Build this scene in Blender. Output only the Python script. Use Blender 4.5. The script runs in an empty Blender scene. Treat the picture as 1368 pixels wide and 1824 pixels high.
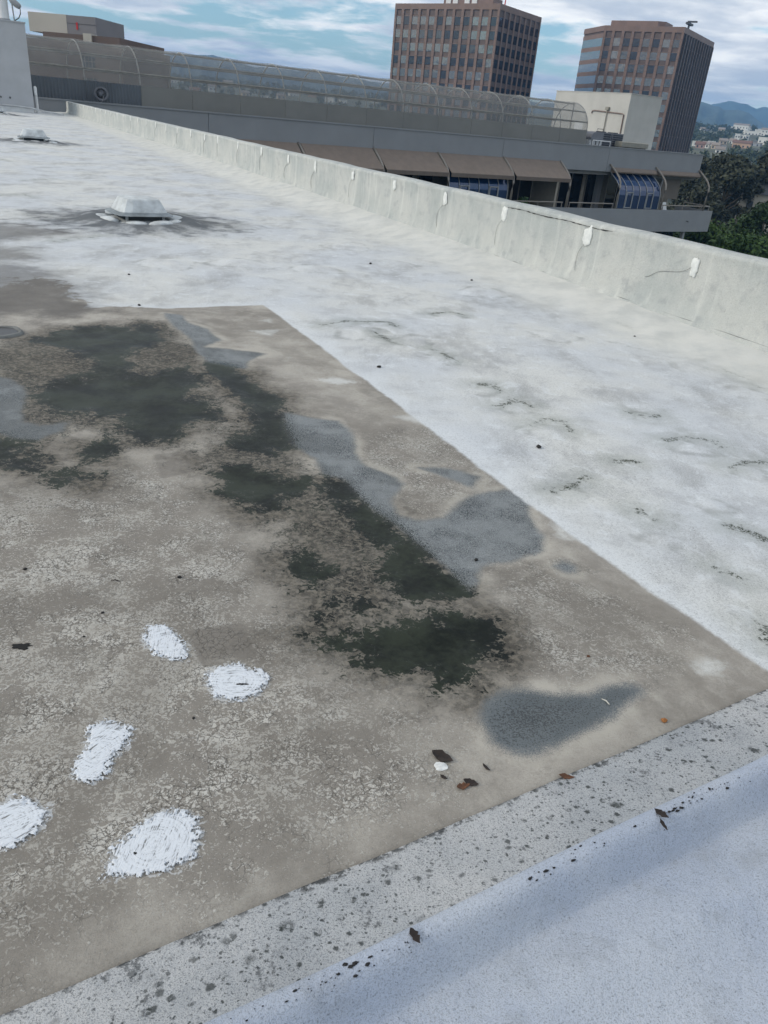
import bpy, bmesh, math, random
import numpy as np
from mathutils import Vector, Matrix, Quaternion
random.seed(7); rng = np.random.default_rng(7)
R = math.radians
scene = bpy.context.scene
COL = scene.collection

# ------------------------------------------------------------------ camera
CAM_H = 1.25
cam_data = bpy.data.cameras.new('camera'); cam = bpy.data.objects.new('camera', cam_data); COL.objects.link(cam)
cam_data.sensor_fit = 'VERTICAL'; cam_data.sensor_height = 24.0; cam_data.lens = 24.0*1350/1824
cam_data.clip_start = 0.02; cam_data.clip_end = 30000
cam.matrix_world = Matrix.Translation((0, 0, CAM_H)) @ (Matrix.Rotation(R(90-27.4), 4, 'X') @ Matrix.Rotation(R(5.395), 4, 'Z'))
scene.camera = cam
scene.cycles.max_bounces = 5; scene.cycles.diffuse_bounces = 2; scene.cycles.glossy_bounces = 2; scene.cycles.transparent_max_bounces = 12; scene.cycles.volume_bounces = 0

# ------------------------------------------------------------------ light
SUN_AZ, SUN_EL = -104.0, 27.0
sun_dir = Vector((math.cos(R(SUN_EL))*math.sin(R(SUN_AZ)), math.cos(R(SUN_EL))*math.cos(R(SUN_AZ)), math.sin(R(SUN_EL))))
sd = bpy.data.lights.new('sun', 'SUN'); sd.energy = 1.5; sd.angle = R(16); sd.color = (1.0, 0.91, 0.78)
sun = bpy.data.objects.new('sun', sd); COL.objects.link(sun)
sun.rotation_mode = 'QUATERNION'; sun.rotation_quaternion = sun_dir.to_track_quat('Z', 'Y')
scene.view_settings.view_transform = 'Standard'; scene.view_settings.look = 'None'
scene.view_settings.gamma = 1.0; scene.view_settings.use_curve_mapping = False
scene.view_settings.exposure = 0.30

def lin(r, g, b):
    f = lambda c: ((c/255+0.055)/1.055)**2.4 if c/255 > 0.04045 else c/255/12.92
    return (f(r), f(g), f(b), 1.0)

class NT:
    """small helper that writes shader node trees"""
    def __init__(s, tree):
        s.t = tree; s.n = tree.nodes; s.l = tree.links
    def node(s, kind, ins=None, **kw):
        nd = s.n.new(kind)
        for k, v in kw.items(): setattr(nd, k, v)
        for k, v in (ins or {}).items():
            sock = nd.inputs[k]
            if isinstance(v, bpy.types.NodeSocket): s.l.new(v, sock)
            else: sock.default_value = v
        return nd
    def m(s, op, a, b=0.0, c=0.0, clamp=False):
        nd = s.n.new('ShaderNodeMath'); nd.operation = op; nd.use_clamp = clamp
        for i, v in enumerate((a, b, c)):
            if isinstance(v, bpy.types.NodeSocket): s.l.new(v, nd.inputs[i])
            else: nd.inputs[i].default_value = v
        return nd.outputs[0]
    def add(s, a, b): return s.m('ADD', a, b)
    def sub(s, a, b): return s.m('SUBTRACT', a, b)
    def mul(s, a, b): return s.m('MULTIPLY', a, b)
    def mx(s, a, b): return s.m('MAXIMUM', a, b)
    def mn(s, a, b): return s.m('MINIMUM', a, b)
    def step(s, x, a, b, lo=0.0, hi=1.0):
        """smooth ramp: x=a gives lo, x=b gives hi"""
        inv = a > b
        if inv: a, b, lo, hi = b, a, hi, lo
        nd = s.n.new('ShaderNodeMapRange'); nd.interpolation_type = 'SMOOTHSTEP'
        s.l.new(x, nd.inputs[0])
        for i, v in ((1, a), (2, b), (3, lo), (4, hi)): nd.inputs[i].default_value = v
        return nd.outputs[0]
    def noise(s, vec, scale, detail=4.0, rough=0.55, dist=0.0, out=0):
        nd = s.node('ShaderNodeTexNoise', {'Vector': vec, 'Scale': scale, 'Detail': detail, 'Roughness': rough, 'Distortion': dist})
        return nd.outputs[out]
    def voro(s, vec, scale, feature='F1', rand=1.0, out=0):
        nd = s.n.new('ShaderNodeTexVoronoi'); nd.feature = feature
        s.l.new(vec, nd.inputs['Vector']); nd.inputs['Scale'].default_value = scale; nd.inputs['Randomness'].default_value = rand
        return nd.outputs[out]
    def mix(s, f, a, b, mode='MIX'):
        nd = s.n.new('ShaderNodeMix'); nd.data_type = 'RGBA'; nd.blend_type = mode
        for i, v in ((0, f), (6, a), (7, b)):
            if isinstance(v, bpy.types.NodeSocket): s.l.new(v, nd.inputs[i])
            else: nd.inputs[i].default_value = v
        return nd.outputs[2]
    def pos(s): return s.n.new('ShaderNodeNewGeometry').outputs['Position']
    def scaled(s, vec, x, y, z, rotz=0.0):
        nd = s.n.new('ShaderNodeMapping'); s.l.new(vec, nd.inputs[0]); nd.inputs['Scale'].default_value = (x, y, z); nd.inputs['Rotation'].default_value = (0, 0, rotz)
        return nd.outputs[0]
    def attr(s, name):
        nd = s.n.new('ShaderNodeAttribute'); nd.attribute_name = name; return nd.outputs['Fac']

# ------------------------------------------------------------------ sky
world = bpy.data.worlds.new('World'); scene.world = world; world.use_nodes = True
def build_sky():
    t = NT(world.node_tree)
    for x in list(t.n): t.n.remove(x)
    out = t.n.new('ShaderNodeOutputWorld'); bg = t.n.new('ShaderNodeBackground')
    t.l.new(bg.outputs[0], out.inputs[0]); bg.inputs['Strength'].default_value = 0.1
    sky = t.n.new('ShaderNodeTexSky'); sky.sky_type = 'NISHITA'; sky.sun_disc = False
    sky.sun_elevation = R(SUN_EL); sky.sun_rotation = R(SUN_AZ); sky.air_density = 1.0; sky.dust_density = 0.2; sky.ozone_density = 1.2
    tc = t.n.new('ShaderNodeTexCoord').outputs['Generated']
    nv = t.node('ShaderNodeVectorMath', {0: tc}, operation='NORMALIZE').outputs[0]
    sep = t.node('ShaderNodeSeparateXYZ', {0: nv})
    z = t.mx(sep.outputs['Z'], 0.0)
    den = t.add(z, 0.11)
    px = t.m('DIVIDE', sep.outputs['X'], den); py = t.m('DIVIDE', sep.outputs['Y'], den)
    v = t.node('ShaderNodeCombineXYZ', {0: px, 1: py, 2: 0.0}).outputs[0]
    v = t.node('ShaderNodeVectorMath', {0: v, 1: (SKY_SHIFT[0], SKY_SHIFT[1], 0)}, operation='ADD').outputs[0]
    n1 = t.noise(v, 0.8, 8, 0.58, 0.3)
    n2 = t.noise(v, 2.3, 7, 0.6, 0.2)
    cov = t.add(t.mul(n1, 0.72), t.mul(n2, 0.28))
    mask = t.step(cov, 0.415, 0.52)
    # thicker parts of a cloud are greyer, its thin edges bright
    n3 = t.noise(v, 1.5, 7, 0.58, 0.3)
    dens = t.add(t.mul(cov, 0.45), t.mul(n3, 0.55))
    c = t.mix(t.step(dens, 0.41, 0.60), (12.4, 12.1, 11.5, 1), (5.7, 6.2, 6.9, 1))
    s_ = t.mix(1.0, sky.outputs[0], (0.92, 1.12, 1.18, 1), 'MULTIPLY')
    t.l.new(t.mix(mask, s_, c), bg.inputs['Color'])
SKY_SHIFT = (40.3, 17.7)
build_sky()

# ------------------------------------------------------------------ materials
MATS = {}
def new_mat(name):
    m = bpy.data.materials.new(name); m.use_nodes = True
    t = NT(m.node_tree); b = t.n['Principled BSDF']; MATS[name] = m
    return m, t, b
def setb(t, b, **kw):
    names = {'color': 'Base Color', 'rough': 'Roughness', 'metal': 'Metallic', 'spec': 'Specular IOR Level', 'normal': 'Normal', 'alpha': 'Alpha', 'coat': 'Coat Weight'}
    for k, v in kw.items():
        s = b.inputs[names[k]]
        if isinstance(v, bpy.types.NodeSocket): t.l.new(v, s)
        else: s.default_value = v
def bump(t, h, strength, dist):
    return t.node('ShaderNodeBump', {'Height': h, 'Strength': strength, 'Distance': dist}).outputs[0]
def plain(name, rgb, rough=0.6, metal=0.0, var=0.18, scale=3.0, spec=0.5, bmp=0.0, bscale=60):
    m, t, b = new_mat(name); c = lin(*rgb)
    tc = t.n.new('ShaderNodeTexCoord').outputs['Object']
    nz = t.noise(tc, scale, 6, 0.6)
    lo = tuple(x*(1-var) for x in c[:3])+(1,); hi = tuple(min(1, x*(1+var)) for x in c[:3])+(1,)
    setb(t, b, color=t.mix(t.step(nz, 0.3, 0.7), lo, hi), rough=rough, metal=metal, spec=spec)
    if bmp: setb(t, b, normal=bump(t, t.noise(tc, bscale, 5, 0.6), bmp, 0.02))
    return m

# ------------------------------------------------------------------ mesh helpers
def link(name, me, mat=None, parent=None):
    o = bpy.data.objects.new(name, me); COL.objects.link(o)
    if mat is not None and me is not None and not me.materials: me.materials.append(MATS[mat] if isinstance(mat, str) else mat)
    if parent is not None: o.parent = parent
    return o
def pyd(name, verts, faces, mat=None, parent=None, smooth=False):
    me = bpy.data.meshes.new(name); me.from_pydata([tuple(v) for v in verts], [], faces); me.update()
    if smooth: me.polygons.foreach_set('use_smooth', [True]*len(me.polygons))
    return link(name, me, mat, parent)
def tag(o, label=None, cat=None, group=None, kind=None):
    if label: o['label'] = label
    if cat: o['category'] = cat
    if group: o['group'] = group
    if kind: o['kind'] = kind
    return o
def empty(name, loc=(0, 0, 0), rz=0.0):
    o = bpy.data.objects.new(name, None); COL.objects.link(o); o.location = loc; o.rotation_euler = (0, 0, rz); o.empty_display_size = 0.1
    return o
class MB:
    """collects boxes, tubes and faces for one mesh"""
    def __init__(s): s.v = []; s.f = []
    def box(s, x0, x1, y0, y1, z0, z1, ch=0.0):
        b = len(s.v)
        s.v += [(x0, y0, z0), (x1, y0, z0), (x1, y1, z0), (x0, y1, z0), (x0, y0, z1), (x1, y0, z1), (x1, y1, z1), (x0, y1, z1)]
        s.f += [(b, b+3, b+2, b+1), (b+4, b+5, b+6, b+7), (b, b+1, b+5, b+4), (b+1, b+2, b+6, b+5), (b+2, b+3, b+7, b+6), (b+3, b, b+4, b+7)]
        return s
    def tube(s, pts, r, seg=8, cap=True):
        pts = [Vector(p) for p in pts]; b = len(s.v); n = len(pts)
        for i, p in enumerate(pts):
            d = (pts[min(i+1, n-1)]-pts[max(i-1, 0)]).normalized()
            a = d.cross(Vector((0, 0, 1)))
            if a.length < 1e-3: a = d.cross(Vector((0, 1, 0)))
            a.normalize(); c = d.cross(a).normalized()
            rr = r[i] if isinstance(r, (list, tuple)) else r
            for k in range(seg):
                th = 2*math.pi*k/seg; s.v.append(tuple(p+a*math.cos(th)*rr+c*math.sin(th)*rr))
        for i in range(n-1):
            for k in range(seg):
                k2 = (k+1) % seg; s.f.append((b+i*seg+k, b+i*seg+k2, b+(i+1)*seg+k2, b+(i+1)*seg+k))
        if cap:
            s.f.append(tuple(b+k for k in range(seg))[::-1]); s.f.append(tuple(b+(n-1)*seg+k for k in range(seg)))
        return s
    def prism(s, prof, a, b_, axis=0):
        """closed profile [(p,q)] extruded along axis 0/1/2 from a to b_"""
        n = len(prof); b = len(s.v)
        for e in (a, b_):
            for p, q in prof:
                s.v.append((e, p, q) if axis == 0 else (p, e, q) if axis == 1 else (p, q, e))
        for i in range(n):
            j = (i+1) % n; s.f.append((b+i, b+j, b+n+j, b+n+i))
        s.f.append(tuple(b+i for i in range(n))[::-1]); s.f.append(tuple(b+n+i for i in range(n)))
        return s
    def mesh(s, name, bevel=0.0, smooth=False):
        me = bpy.data.meshes.new(name); me.from_pydata(s.v, [], s.f); me.update()
        bm = bmesh.new(); bm.from_mesh(me)
        bmesh.ops.recalc_face_normals(bm, faces=bm.faces)
        if bevel: bmesh.ops.bevel(bm, geom=[e for e in bm.edges if e.calc_face_angle(0) > 0.5], offset=bevel, segments=2, affect='EDGES', clamp_overlap=True)
        if smooth:
            for f in bm.faces: f.smooth = True
        bm.to_mesh(me); bm.free()
        return me
    def build(s, name, mat, parent=None, bevel=0.0, smooth=False):
        return link(name, s.mesh(name, bevel, smooth), mat, parent)
def share(src, name, loc, parent, rot=(0, 0, 0), scale=(1, 1, 1)):
    o = bpy.data.objects.new(name, src); COL.objects.link(o); o.parent = parent; o.location = loc; o.rotation_euler = rot; o.scale = scale
    return o
def copy_tree(o, parent=None):
    c = o.copy(); COL.objects.link(c); c.parent = parent
    for ch in o.children: copy_tree(ch, c)
    return c
ORD = ['first', 'second', 'third', 'fourth', 'fifth', 'sixth', 'seventh', 'eighth', 'ninth', 'tenth', 'eleventh', 'twelfth', 'thirteenth', 'fourteenth', 'fifteenth', 'sixteenth', 'seventeenth', 'eighteenth', 'nineteenth', 'twentieth'] + ['twenty-'+x for x in ('first', 'second', 'third', 'fourth', 'fifth', 'sixth', 'seventh', 'eighth', 'ninth')] + ['thirtieth', 'thirty-first', 'thirty-second', 'thirty-third']

# roof axes: S runs along the parapet away from the camera, T across the roof towards the parapet
PA = R(28.11); SD = np.array([-math.sin(PA), math.cos(PA)]); TD = np.array([math.cos(PA), math.sin(PA)])
def rw(s, t, z=0.0): return (float(SD[0]*s+TD[0]*t), float(SD[1]*s+TD[1]*t), float(z))
def waves(x, y, lo, hi, n, seed):
    g = np.random.default_rng(seed); out = np.zeros_like(x, dtype=float)
    for i in range(n):
        k = lo*(hi/lo)**g.random(); a = g.random()*6.283; p = g.random()*6.283
        out += np.sin((x*math.cos(a)+y*math.sin(a))*k*6.283+p)
    return out/math.sqrt(n)
# ------------------------------------------------------------------ stain outlines on the roof (metres on the roof, from the camera's foot)
DARK = [[(-2.011,4.046),(-1.944,4.35),(-1.79,4.485),(-1.614,4.477),(-1.589,4.59),(-1.477,4.555),(-1.381,4.322),(-1.394,4.137),(-1.474,4.066),(-1.453,3.91),(-1.385,3.743),(-1.293,3.597),(-1.219,3.689),(-1.162,3.816),(-1.073,3.807),(-1.002,3.619),(-0.958,3.38),(-0.851,3.266),(-0.783,3.177),(-0.831,3.112),(-0.894,3.044),(-0.878,2.928),(-0.93,2.869),(-1.024,2.845),(-1.107,2.94),(-1.187,3.093),(-1.252,3.05),(-1.351,3.074),(-1.425,3.08),(-1.537,3.129),(-1.618,3.247),(-1.657,3.356),(-1.607,3.466),(-1.527,3.591),(-1.538,3.73),(-1.642,3.885),(-1.782,3.958)],
 [(-1.022,3.914),(-0.927,3.972),(-0.784,3.809),(-0.671,3.605),(-0.567,3.502),(-0.509,3.237),(-0.428,3.045),(-0.404,2.89),(-0.49,2.838),(-0.626,2.866),(-0.664,2.985),(-0.589,3.107),(-0.648,3.276),(-0.761,3.489),(-0.941,3.71)],
 [(-0.646,2.604),(-0.568,2.703),(-0.461,2.673),(-0.394,2.608),(-0.305,2.602),(-0.274,2.533),(-0.354,2.491),(-0.38,2.392),(-0.349,2.331),(-0.417,2.317),(-0.493,2.391),(-0.582,2.466)],
 [(-0.273,2.609),(-0.222,2.647),(-0.153,2.623),(-0.11,2.495),(-0.031,2.396),(0.054,2.305),(0.134,2.162),(0.206,2.032),(0.256,1.927),(0.202,1.872),(0.125,1.874),(0.064,1.926),(0.027,2.001),(0.005,2.083),(0.02,2.16),(-0.04,2.206),(-0.097,2.318),(-0.154,2.393),(-0.227,2.494)],
 [(-0.134,1.67),(-0.074,1.689),(-0.043,1.656),(-0.001,1.691),(0.042,1.746),(0.1,1.726),(0.135,1.722),(0.181,1.738),(0.158,1.794),(0.206,1.812),(0.264,1.791),(0.335,1.792),(0.331,1.678),(0.281,1.591),(0.25,1.521),(0.181,1.512),(0.156,1.54),(0.103,1.549),(0.05,1.541),(-0.004,1.558),(-0.029,1.605),(-0.074,1.625),(-0.111,1.61)],
 [(-0.27,2.011),(-0.221,2.033),(-0.176,1.98),(-0.194,1.918),(-0.233,1.934)],
 [(-0.131,1.747),(-0.103,1.752),(-0.098,1.704),(-0.127,1.709)],
 [(-0.172,1.844),(-0.143,1.849),(-0.118,1.79),(-0.135,1.782)],
 [(-0.071,1.861),(-0.021,1.837),(-0.031,1.804),(-0.061,1.81)],
 [(-1.617,2.785),(-1.481,2.709),(-1.43,2.721),(-1.405,2.583),(-1.287,2.562),(-1.315,2.49),(-1.467,2.491)],
 [(-1.223,2.752),(-1.132,2.818),(-1.125,2.754),(-1.105,2.615),(-1.148,2.605)],
 [(-1.218,2.457),(-1.166,2.515),(-1.09,2.495),(-1.095,2.431),(-1.17,2.432)]]
DAMP = [[(-0.793,2.825),(-0.65,2.923),(-0.399,2.86),(-0.266,2.637),(-0.113,2.402),(0.018,2.217),(0.108,1.886),(-0.019,1.865),(-0.136,1.845),(-0.266,1.982),(-0.339,2.149),(-0.41,2.276),(-0.629,2.53),(-0.718,2.669)],
 [(-0.154,1.847),(0.098,1.89),(0.36,1.807),(0.338,1.566),(0.248,1.49),(0.145,1.498),(-0.044,1.527),(-0.156,1.577),(-0.208,1.715)],
 [(-2.146,3.954),(-2.026,4.13),(-1.609,4.689),(-1.402,4.559),(-1.039,3.97),(-0.853,3.471),(-0.743,3.01),(-0.827,2.806),(-1.041,2.797),(-1.327,2.906),(-1.41,2.468),(-1.631,2.781),(-2.168,3.823)]]
GREY = [[(-1.547,4.914),(-1.424,4.906),(-1.339,4.742),(-1.196,4.638),(-1.055,4.418),(-1.108,4.239),(-1.0,4.233),(-0.752,4.232),(-0.82,4.043),(-0.801,3.895),(-1.01,3.941),(-1.12,4.105),(-1.228,4.378),(-1.368,4.572),(-1.497,4.79)],
 [(-0.508,3.314),(-0.37,3.275),(-0.25,3.27),(-0.173,3.145),(-0.143,2.922),(-0.1,2.813),(0.02,2.728),(0.067,2.658),(0.017,2.498),(0.052,2.391),(0.134,2.364),(0.206,2.4),(0.31,2.609),(0.476,2.722),(0.548,2.66),(0.537,2.489),(0.569,2.344),(0.544,2.239),(0.436,2.144),(0.33,2.107),(0.313,2.001),(0.273,1.93),(0.207,2.067),(0.115,2.197),(0.034,2.322),(-0.052,2.414),(-0.114,2.543),(-0.179,2.656),(-0.247,2.668),(-0.3,2.824),(-0.397,2.923),(-0.474,3.102)],
 [(0.268,1.402),(0.289,1.446),(0.339,1.496),(0.401,1.518),(0.464,1.505),(0.56,1.514),(0.628,1.55),(0.694,1.573),(0.712,1.548),(0.665,1.506),(0.603,1.439),(0.535,1.386),(0.47,1.328),(0.422,1.301),(0.383,1.288),(0.335,1.286),(0.294,1.306),(0.282,1.357)],
 [(0.562,2.142),(0.61,2.196),(0.649,2.158),(0.637,2.113),(0.596,2.112)],
 [(-1.973,3.483),(-1.828,3.43),(-1.691,3.285),(-1.604,3.057),(-1.54,2.922),(-1.452,2.897),(-1.354,2.972),(-1.348,2.854),(-1.402,2.75),(-1.5,2.748),(-1.627,2.805)],
 [(0.111,2.833),(0.229,2.86),(0.38,2.809),(0.337,2.692),(0.249,2.752)]]
BEIGE = [[(-0.996,5.46),(-0.615,4.749),(-0.275,4.11),(0.107,3.405),(0.39,2.882),(0.687,2.346),(0.837,2.082),(0.967,1.875),(1.089,1.694),(1.195,1.494),(0.767,1.097),(-0.0,0.697),(-0.587,0.499),(-1.056,0.686),(-3.18,2.812),(-3.471,4.549),(-3.07,5.057),(-2.765,5.204),(-2.717,5.607),(-2.478,5.53),(-2.223,5.153),(-2.025,4.939),(-1.561,5.054),(-1.241,5.297)]]
FLAKE = [[(-2.125,2.325),(-1.377,2.4),(-0.822,2.797),(-0.559,2.348),(-0.365,2.144),(-0.166,1.735),(0.061,1.526),(0.253,1.369),(0.291,1.186),(0.19,1.073),(-0.119,0.879),(-0.514,0.659),(-0.804,0.586)]]
FLAKE2 = [[(-0.181,3.016),(0.16,3.307),(0.471,2.763),(0.408,2.55),(0.154,2.408),(0.008,2.513)],
 [(0.369,2.101),(0.6,2.178),(0.84,1.841),(0.883,1.668),(0.58,1.534),(0.403,1.621)],
 [(-0.273,2.28),(-0.128,2.394),(0.025,2.073),(-0.049,1.867),(-0.199,1.998)],
 [(-1.54,4.321),(-1.272,4.42),(-1.041,3.913),(-1.232,3.749)],
 [(-0.87,2.97),(-0.661,3.234),(-0.528,2.93),(-0.715,2.823)]]
SMOOTH = [[(-0.498,1.622),(-0.357,1.681),(-0.28,1.541),(-0.411,1.473)],
 [(-1.884,3.546),(-1.907,3.795),(-1.781,3.878),(-1.621,3.777),(-1.536,3.589),(-1.607,3.466),(-1.776,3.446)],
 [(-1.423,2.723),(-1.339,2.833),(-1.246,2.812),(-1.17,2.62),(-1.262,2.559),(-1.384,2.588)],
 [(-0.932,2.717),(-0.78,2.818),(-0.7,2.632),(-0.831,2.517)]]
SMUDGE = [[(0.879,1.68),(0.931,1.719),(0.973,1.706),(0.931,1.652),(0.883,1.645)],
 [(-0.946,4.709),(-0.769,4.82),(-0.806,4.621)],
 [(-0.927,4.988),(-0.886,5.069),(-0.847,4.957)],
 [(-0.43,3.845),(-0.319,3.919),(-0.195,3.879),(-0.308,3.806)],
 [(0.605,2.455),(0.661,2.424),(0.677,2.344),(0.627,2.343)],
 [(-0.0,3.399),(0.244,3.521),(0.186,3.314)]]
GRIME = [[(-3.63,5.683),(-3.139,5.959),(-2.856,5.912),(-2.497,5.674),(-2.174,5.175),(-1.945,4.923),(-1.98,4.684),(-2.394,4.454),(-2.774,4.243)],
 [(-4.358,7.747),(-3.758,7.892),(-3.277,7.68),(-3.433,7.177),(-3.818,6.738)],
 [(-3.687,6.493),(-3.323,6.724),(-2.973,6.269),(-3.139,5.959),(-3.341,5.846)]]
MOSS = [[(-0.54,5.016),(-0.367,5.181),(-0.1,5.255),(-0.035,5.151)],
 [(-0.169,4.946),(-0.044,4.737)],
 [(0.204,4.639),(0.271,4.56),(0.342,4.438)],
 [(0.443,4.035),(0.538,4.064),(0.565,3.954)],
 [(0.519,3.705),(0.636,3.827),(0.701,3.757)],
 [(0.658,3.468),(0.761,3.574),(0.843,3.564),(0.861,3.431)],
 [(1.3,3.413),(1.452,3.509),(1.55,3.475),(1.576,3.397)],
 [(0.66,2.741),(0.747,2.792),(0.812,2.893)],
 [(0.99,3.111),(1.079,3.12)],
 [(1.512,3.147),(1.626,3.249),(1.729,3.26)],
 [(1.144,1.923),(1.162,1.897),(1.147,1.834)],
 [(1.303,2.573),(1.368,2.519),(1.409,2.476)],
 [(1.218,3.789),(1.289,3.724),(1.395,3.795)],
 [(1.144,2.24),(1.198,2.179)],
 [(0.982,2.646),(1.013,2.559)],
 [(-5.127,9.972),(-4.967,10.229),(-4.713,10.017)],
 [(-3.231,7.129),(-3.078,7.457),(-2.979,7.767)],
 [(-5.671,11.732),(-5.494,12.461)],
 [(-7.558,14.88),(-7.188,14.539)],
 [(-3.957,9.675),(-3.812,9.743)],
 [(-8.355,16.489),(-8.172,16.346)],
 [(-2.799,9.678),(-2.672,9.975)],
 [(0.175,5.609),(0.345,5.753),(0.469,5.694)],
 [(1.633,5.837),(1.727,5.7)],
 [(2.082,4.815),(2.169,4.663),(2.192,4.503)]]
PATCH = [[(-0.595,1.615),(-0.556,1.631),(-0.506,1.593),(-0.464,1.539),(-0.465,1.501),(-0.503,1.492),(-0.553,1.517),(-0.586,1.555)],
 [(-0.398,1.444),(-0.378,1.486),(-0.335,1.5),(-0.275,1.485),(-0.243,1.466),(-0.252,1.419),(-0.283,1.375),(-0.32,1.366),(-0.356,1.375),(-0.384,1.408)],
 [(-0.606,1.24),(-0.576,1.27),(-0.514,1.252),(-0.504,1.209),(-0.52,1.165),(-0.525,1.108),(-0.544,1.092),(-0.585,1.101),(-0.593,1.15),(-0.588,1.193)],
 [(-0.696,1.025),(-0.68,1.042),(-0.64,1.036),(-0.595,1.022),(-0.589,0.993),(-0.604,0.958),(-0.627,0.933),(-0.647,0.926),(-0.668,0.924),(-0.703,0.947),(-0.712,0.993)],
 [(-0.444,0.953),(-0.423,0.983),(-0.409,1.013),(-0.378,1.042),(-0.339,1.051),(-0.309,1.03),(-0.293,0.984),(-0.288,0.948),(-0.311,0.923),(-0.359,0.905),(-0.401,0.897),(-0.441,0.884),(-0.444,0.913)]]
HOLES = [(-0.303,1.424),(-0.401,0.94),(-0.872,1.49)]
BITS = [(-0.582,1.869),(-0.731,1.659),(0.665,3.186),(-0.105,4.166),(0.314,2.136),(-0.352,7.524),(-2.148,5.994),(0.597,7.139),(-0.389,1.304),(-0.739,1.552),(-1.023,1.835),(1.682,5.518),(-1.757,5.055)]
LEAVES = [(0.18,1.253),(0.223,1.174),(0.24,1.186),(0.182,1.195),(0.277,1.232),(0.452,1.223)]
WHITEBIT = [(0.178,1.226)]
PEBBLE = [(0.729,1.44),(0.588,1.668)]
STICK = [(0.596,1.488),(-0.754,1.818)]
LEAFCURB = [(0.612,1.099),(0.611,1.075),(0.117,0.793)]
BITNEAR = [(0.399,0.799)]
BLISTERS = [(-0.27, 4.908, 0.16), (0.08, 4.809, 0.13), (0.286, 4.467, 0.08), (0.497, 3.934, 0.07), (0.607, 3.696, 0.07), (0.743, 3.401, 0.09), (1.426, 3.346, 0.09), (0.735, 2.727, 0.06), (1.588, 3.115, 0.08), (1.289, 3.724, 0.07), (0.339, 5.568, 0.12), (1.076, 5.293, 0.15), (1.595, 5.33, 0.14), (1.885, 4.876, 0.15), (-0.821, 6.962, 0.2), (-0.14, 7.643, 0.2), (0.665, 6.66, 0.22), (-1.462, 6.901, 0.25), (2.05, 4.354, 0.12), (1.296, 2.736, 0.07), (1.001, 2.406, 0.06), (-0.645, 8.428, 0.25), (-2.017, 6.589, 0.25)]
DAUBS = [(4.21, 0.463), (5.45, 0.487), (6.75, 0.498), (7.95, 0.499), (9.24, 0.508), (10.55, 0.497), (12.0, 0.489), (13.25, 0.496), (14.73, 0.513), (16.26, 0.518), (17.81, 0.529), (18.93, 0.51), (20.3, 0.519), (21.79, 0.507), (23.18, 0.507)]
HILL_HOUSES = [(18.6, 1.316, 5, 3, 'w'), (18.65, 1.142, 6, 4, 'w'), (18.82, 1.163, 4, 3, 'w'), (18.07, 0.906, 4, 3, 'w'), (18.31, 0.898, 5, 4, 'g'), (19.2, 0.989, 8, 4, 'b'), (19.41, 1.404, 7, 3, 'g'), (19.8, 1.328, 4, 5, 'w'), (20.3, 1.097, 20, 9, 'w'), (20.66, 1.178, 9, 6, 'w'), (20.96, 1.18, 10, 5, 'w'), (21.36, 1.128, 8, 5, 'w'), (20.93, 0.93, 18, 6, 'w'), (21.33, 0.998, 9, 7, 'w'), (21.69, 0.96, 9, 9, 'w'), (20.21, 0.709, 7, 6, 'w'), (20.57, 0.712, 6, 5, 'w'), (20.73, 0.72, 5, 5, 'w'), (21.72, 0.573, 12, 8, 'w'), (21.2, 0.425, 9, 3, 'g'), (20.01, 0.344, 8, 4, 'w'), (19.46, 0.296, 10, 3, 'b'), (17.99, 0.107, 14, 6, 'w'), (19.1, -0.003, 11, 6, 'b'), (19.48, 0.037, 11, 7, 'g'), (20.59, 0.182, 24, 8, 'o'), (21.39, 0.322, 14, 4, 'g'), (18.17, -0.034, 12, 5, 'p'), (18.51, 0.013, 5, 5, 'w'), (18.8, 0.179, 7, 3, 'w'), (19.39, -0.239, 5, 3, 'w')]

def poly_sd(px, py, poly):
    P = np.array(poly); n = len(P); d = np.full(px.shape, 1e9); ins = np.zeros(px.shape, bool)
    for i in range(n):
        a = P[i]; b = P[(i+1) % n]; e = b-a; wx = px-a[0]; wy = py-a[1]
        h = np.clip((wx*e[0]+wy*e[1])/max(e@e, 1e-12), 0, 1)
        d = np.minimum(d, (wx-e[0]*h)**2+(wy-e[1]*h)**2)
        c = ((a[1] <= py) & (b[1] > py)) | ((b[1] <= py) & (a[1] > py))
        den = b[1]-a[1] if abs(b[1]-a[1]) > 1e-12 else 1e-12
        ins ^= c & (px < a[0]+(py-a[1])/den*e[0])
    d = np.sqrt(d); return np.where(ins, -d, d)
def line_d(px, py, L):
    d = np.full(px.shape, 1e9)
    for a, b in zip(L[:-1], L[1:]):
        a = np.array(a); b = np.array(b); e = b-a; wx = px-a[0]; wy = py-a[1]
        h = np.clip((wx*e[0]+wy*e[1])/max(e@e, 1e-12), 0, 1); d = np.minimum(d, (wx-e[0]*h)**2+(wy-e[1]*h)**2)
    return np.sqrt(d)
def multi(px, py, polys):
    d = np.full(px.shape, 9.0)
    for p in polys: d = np.minimum(d, poly_sd(px, py, p))
    return d

def edge_s(t): return 0.815+0.06*t          # where the curb lap meets the dirty membrane

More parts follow.
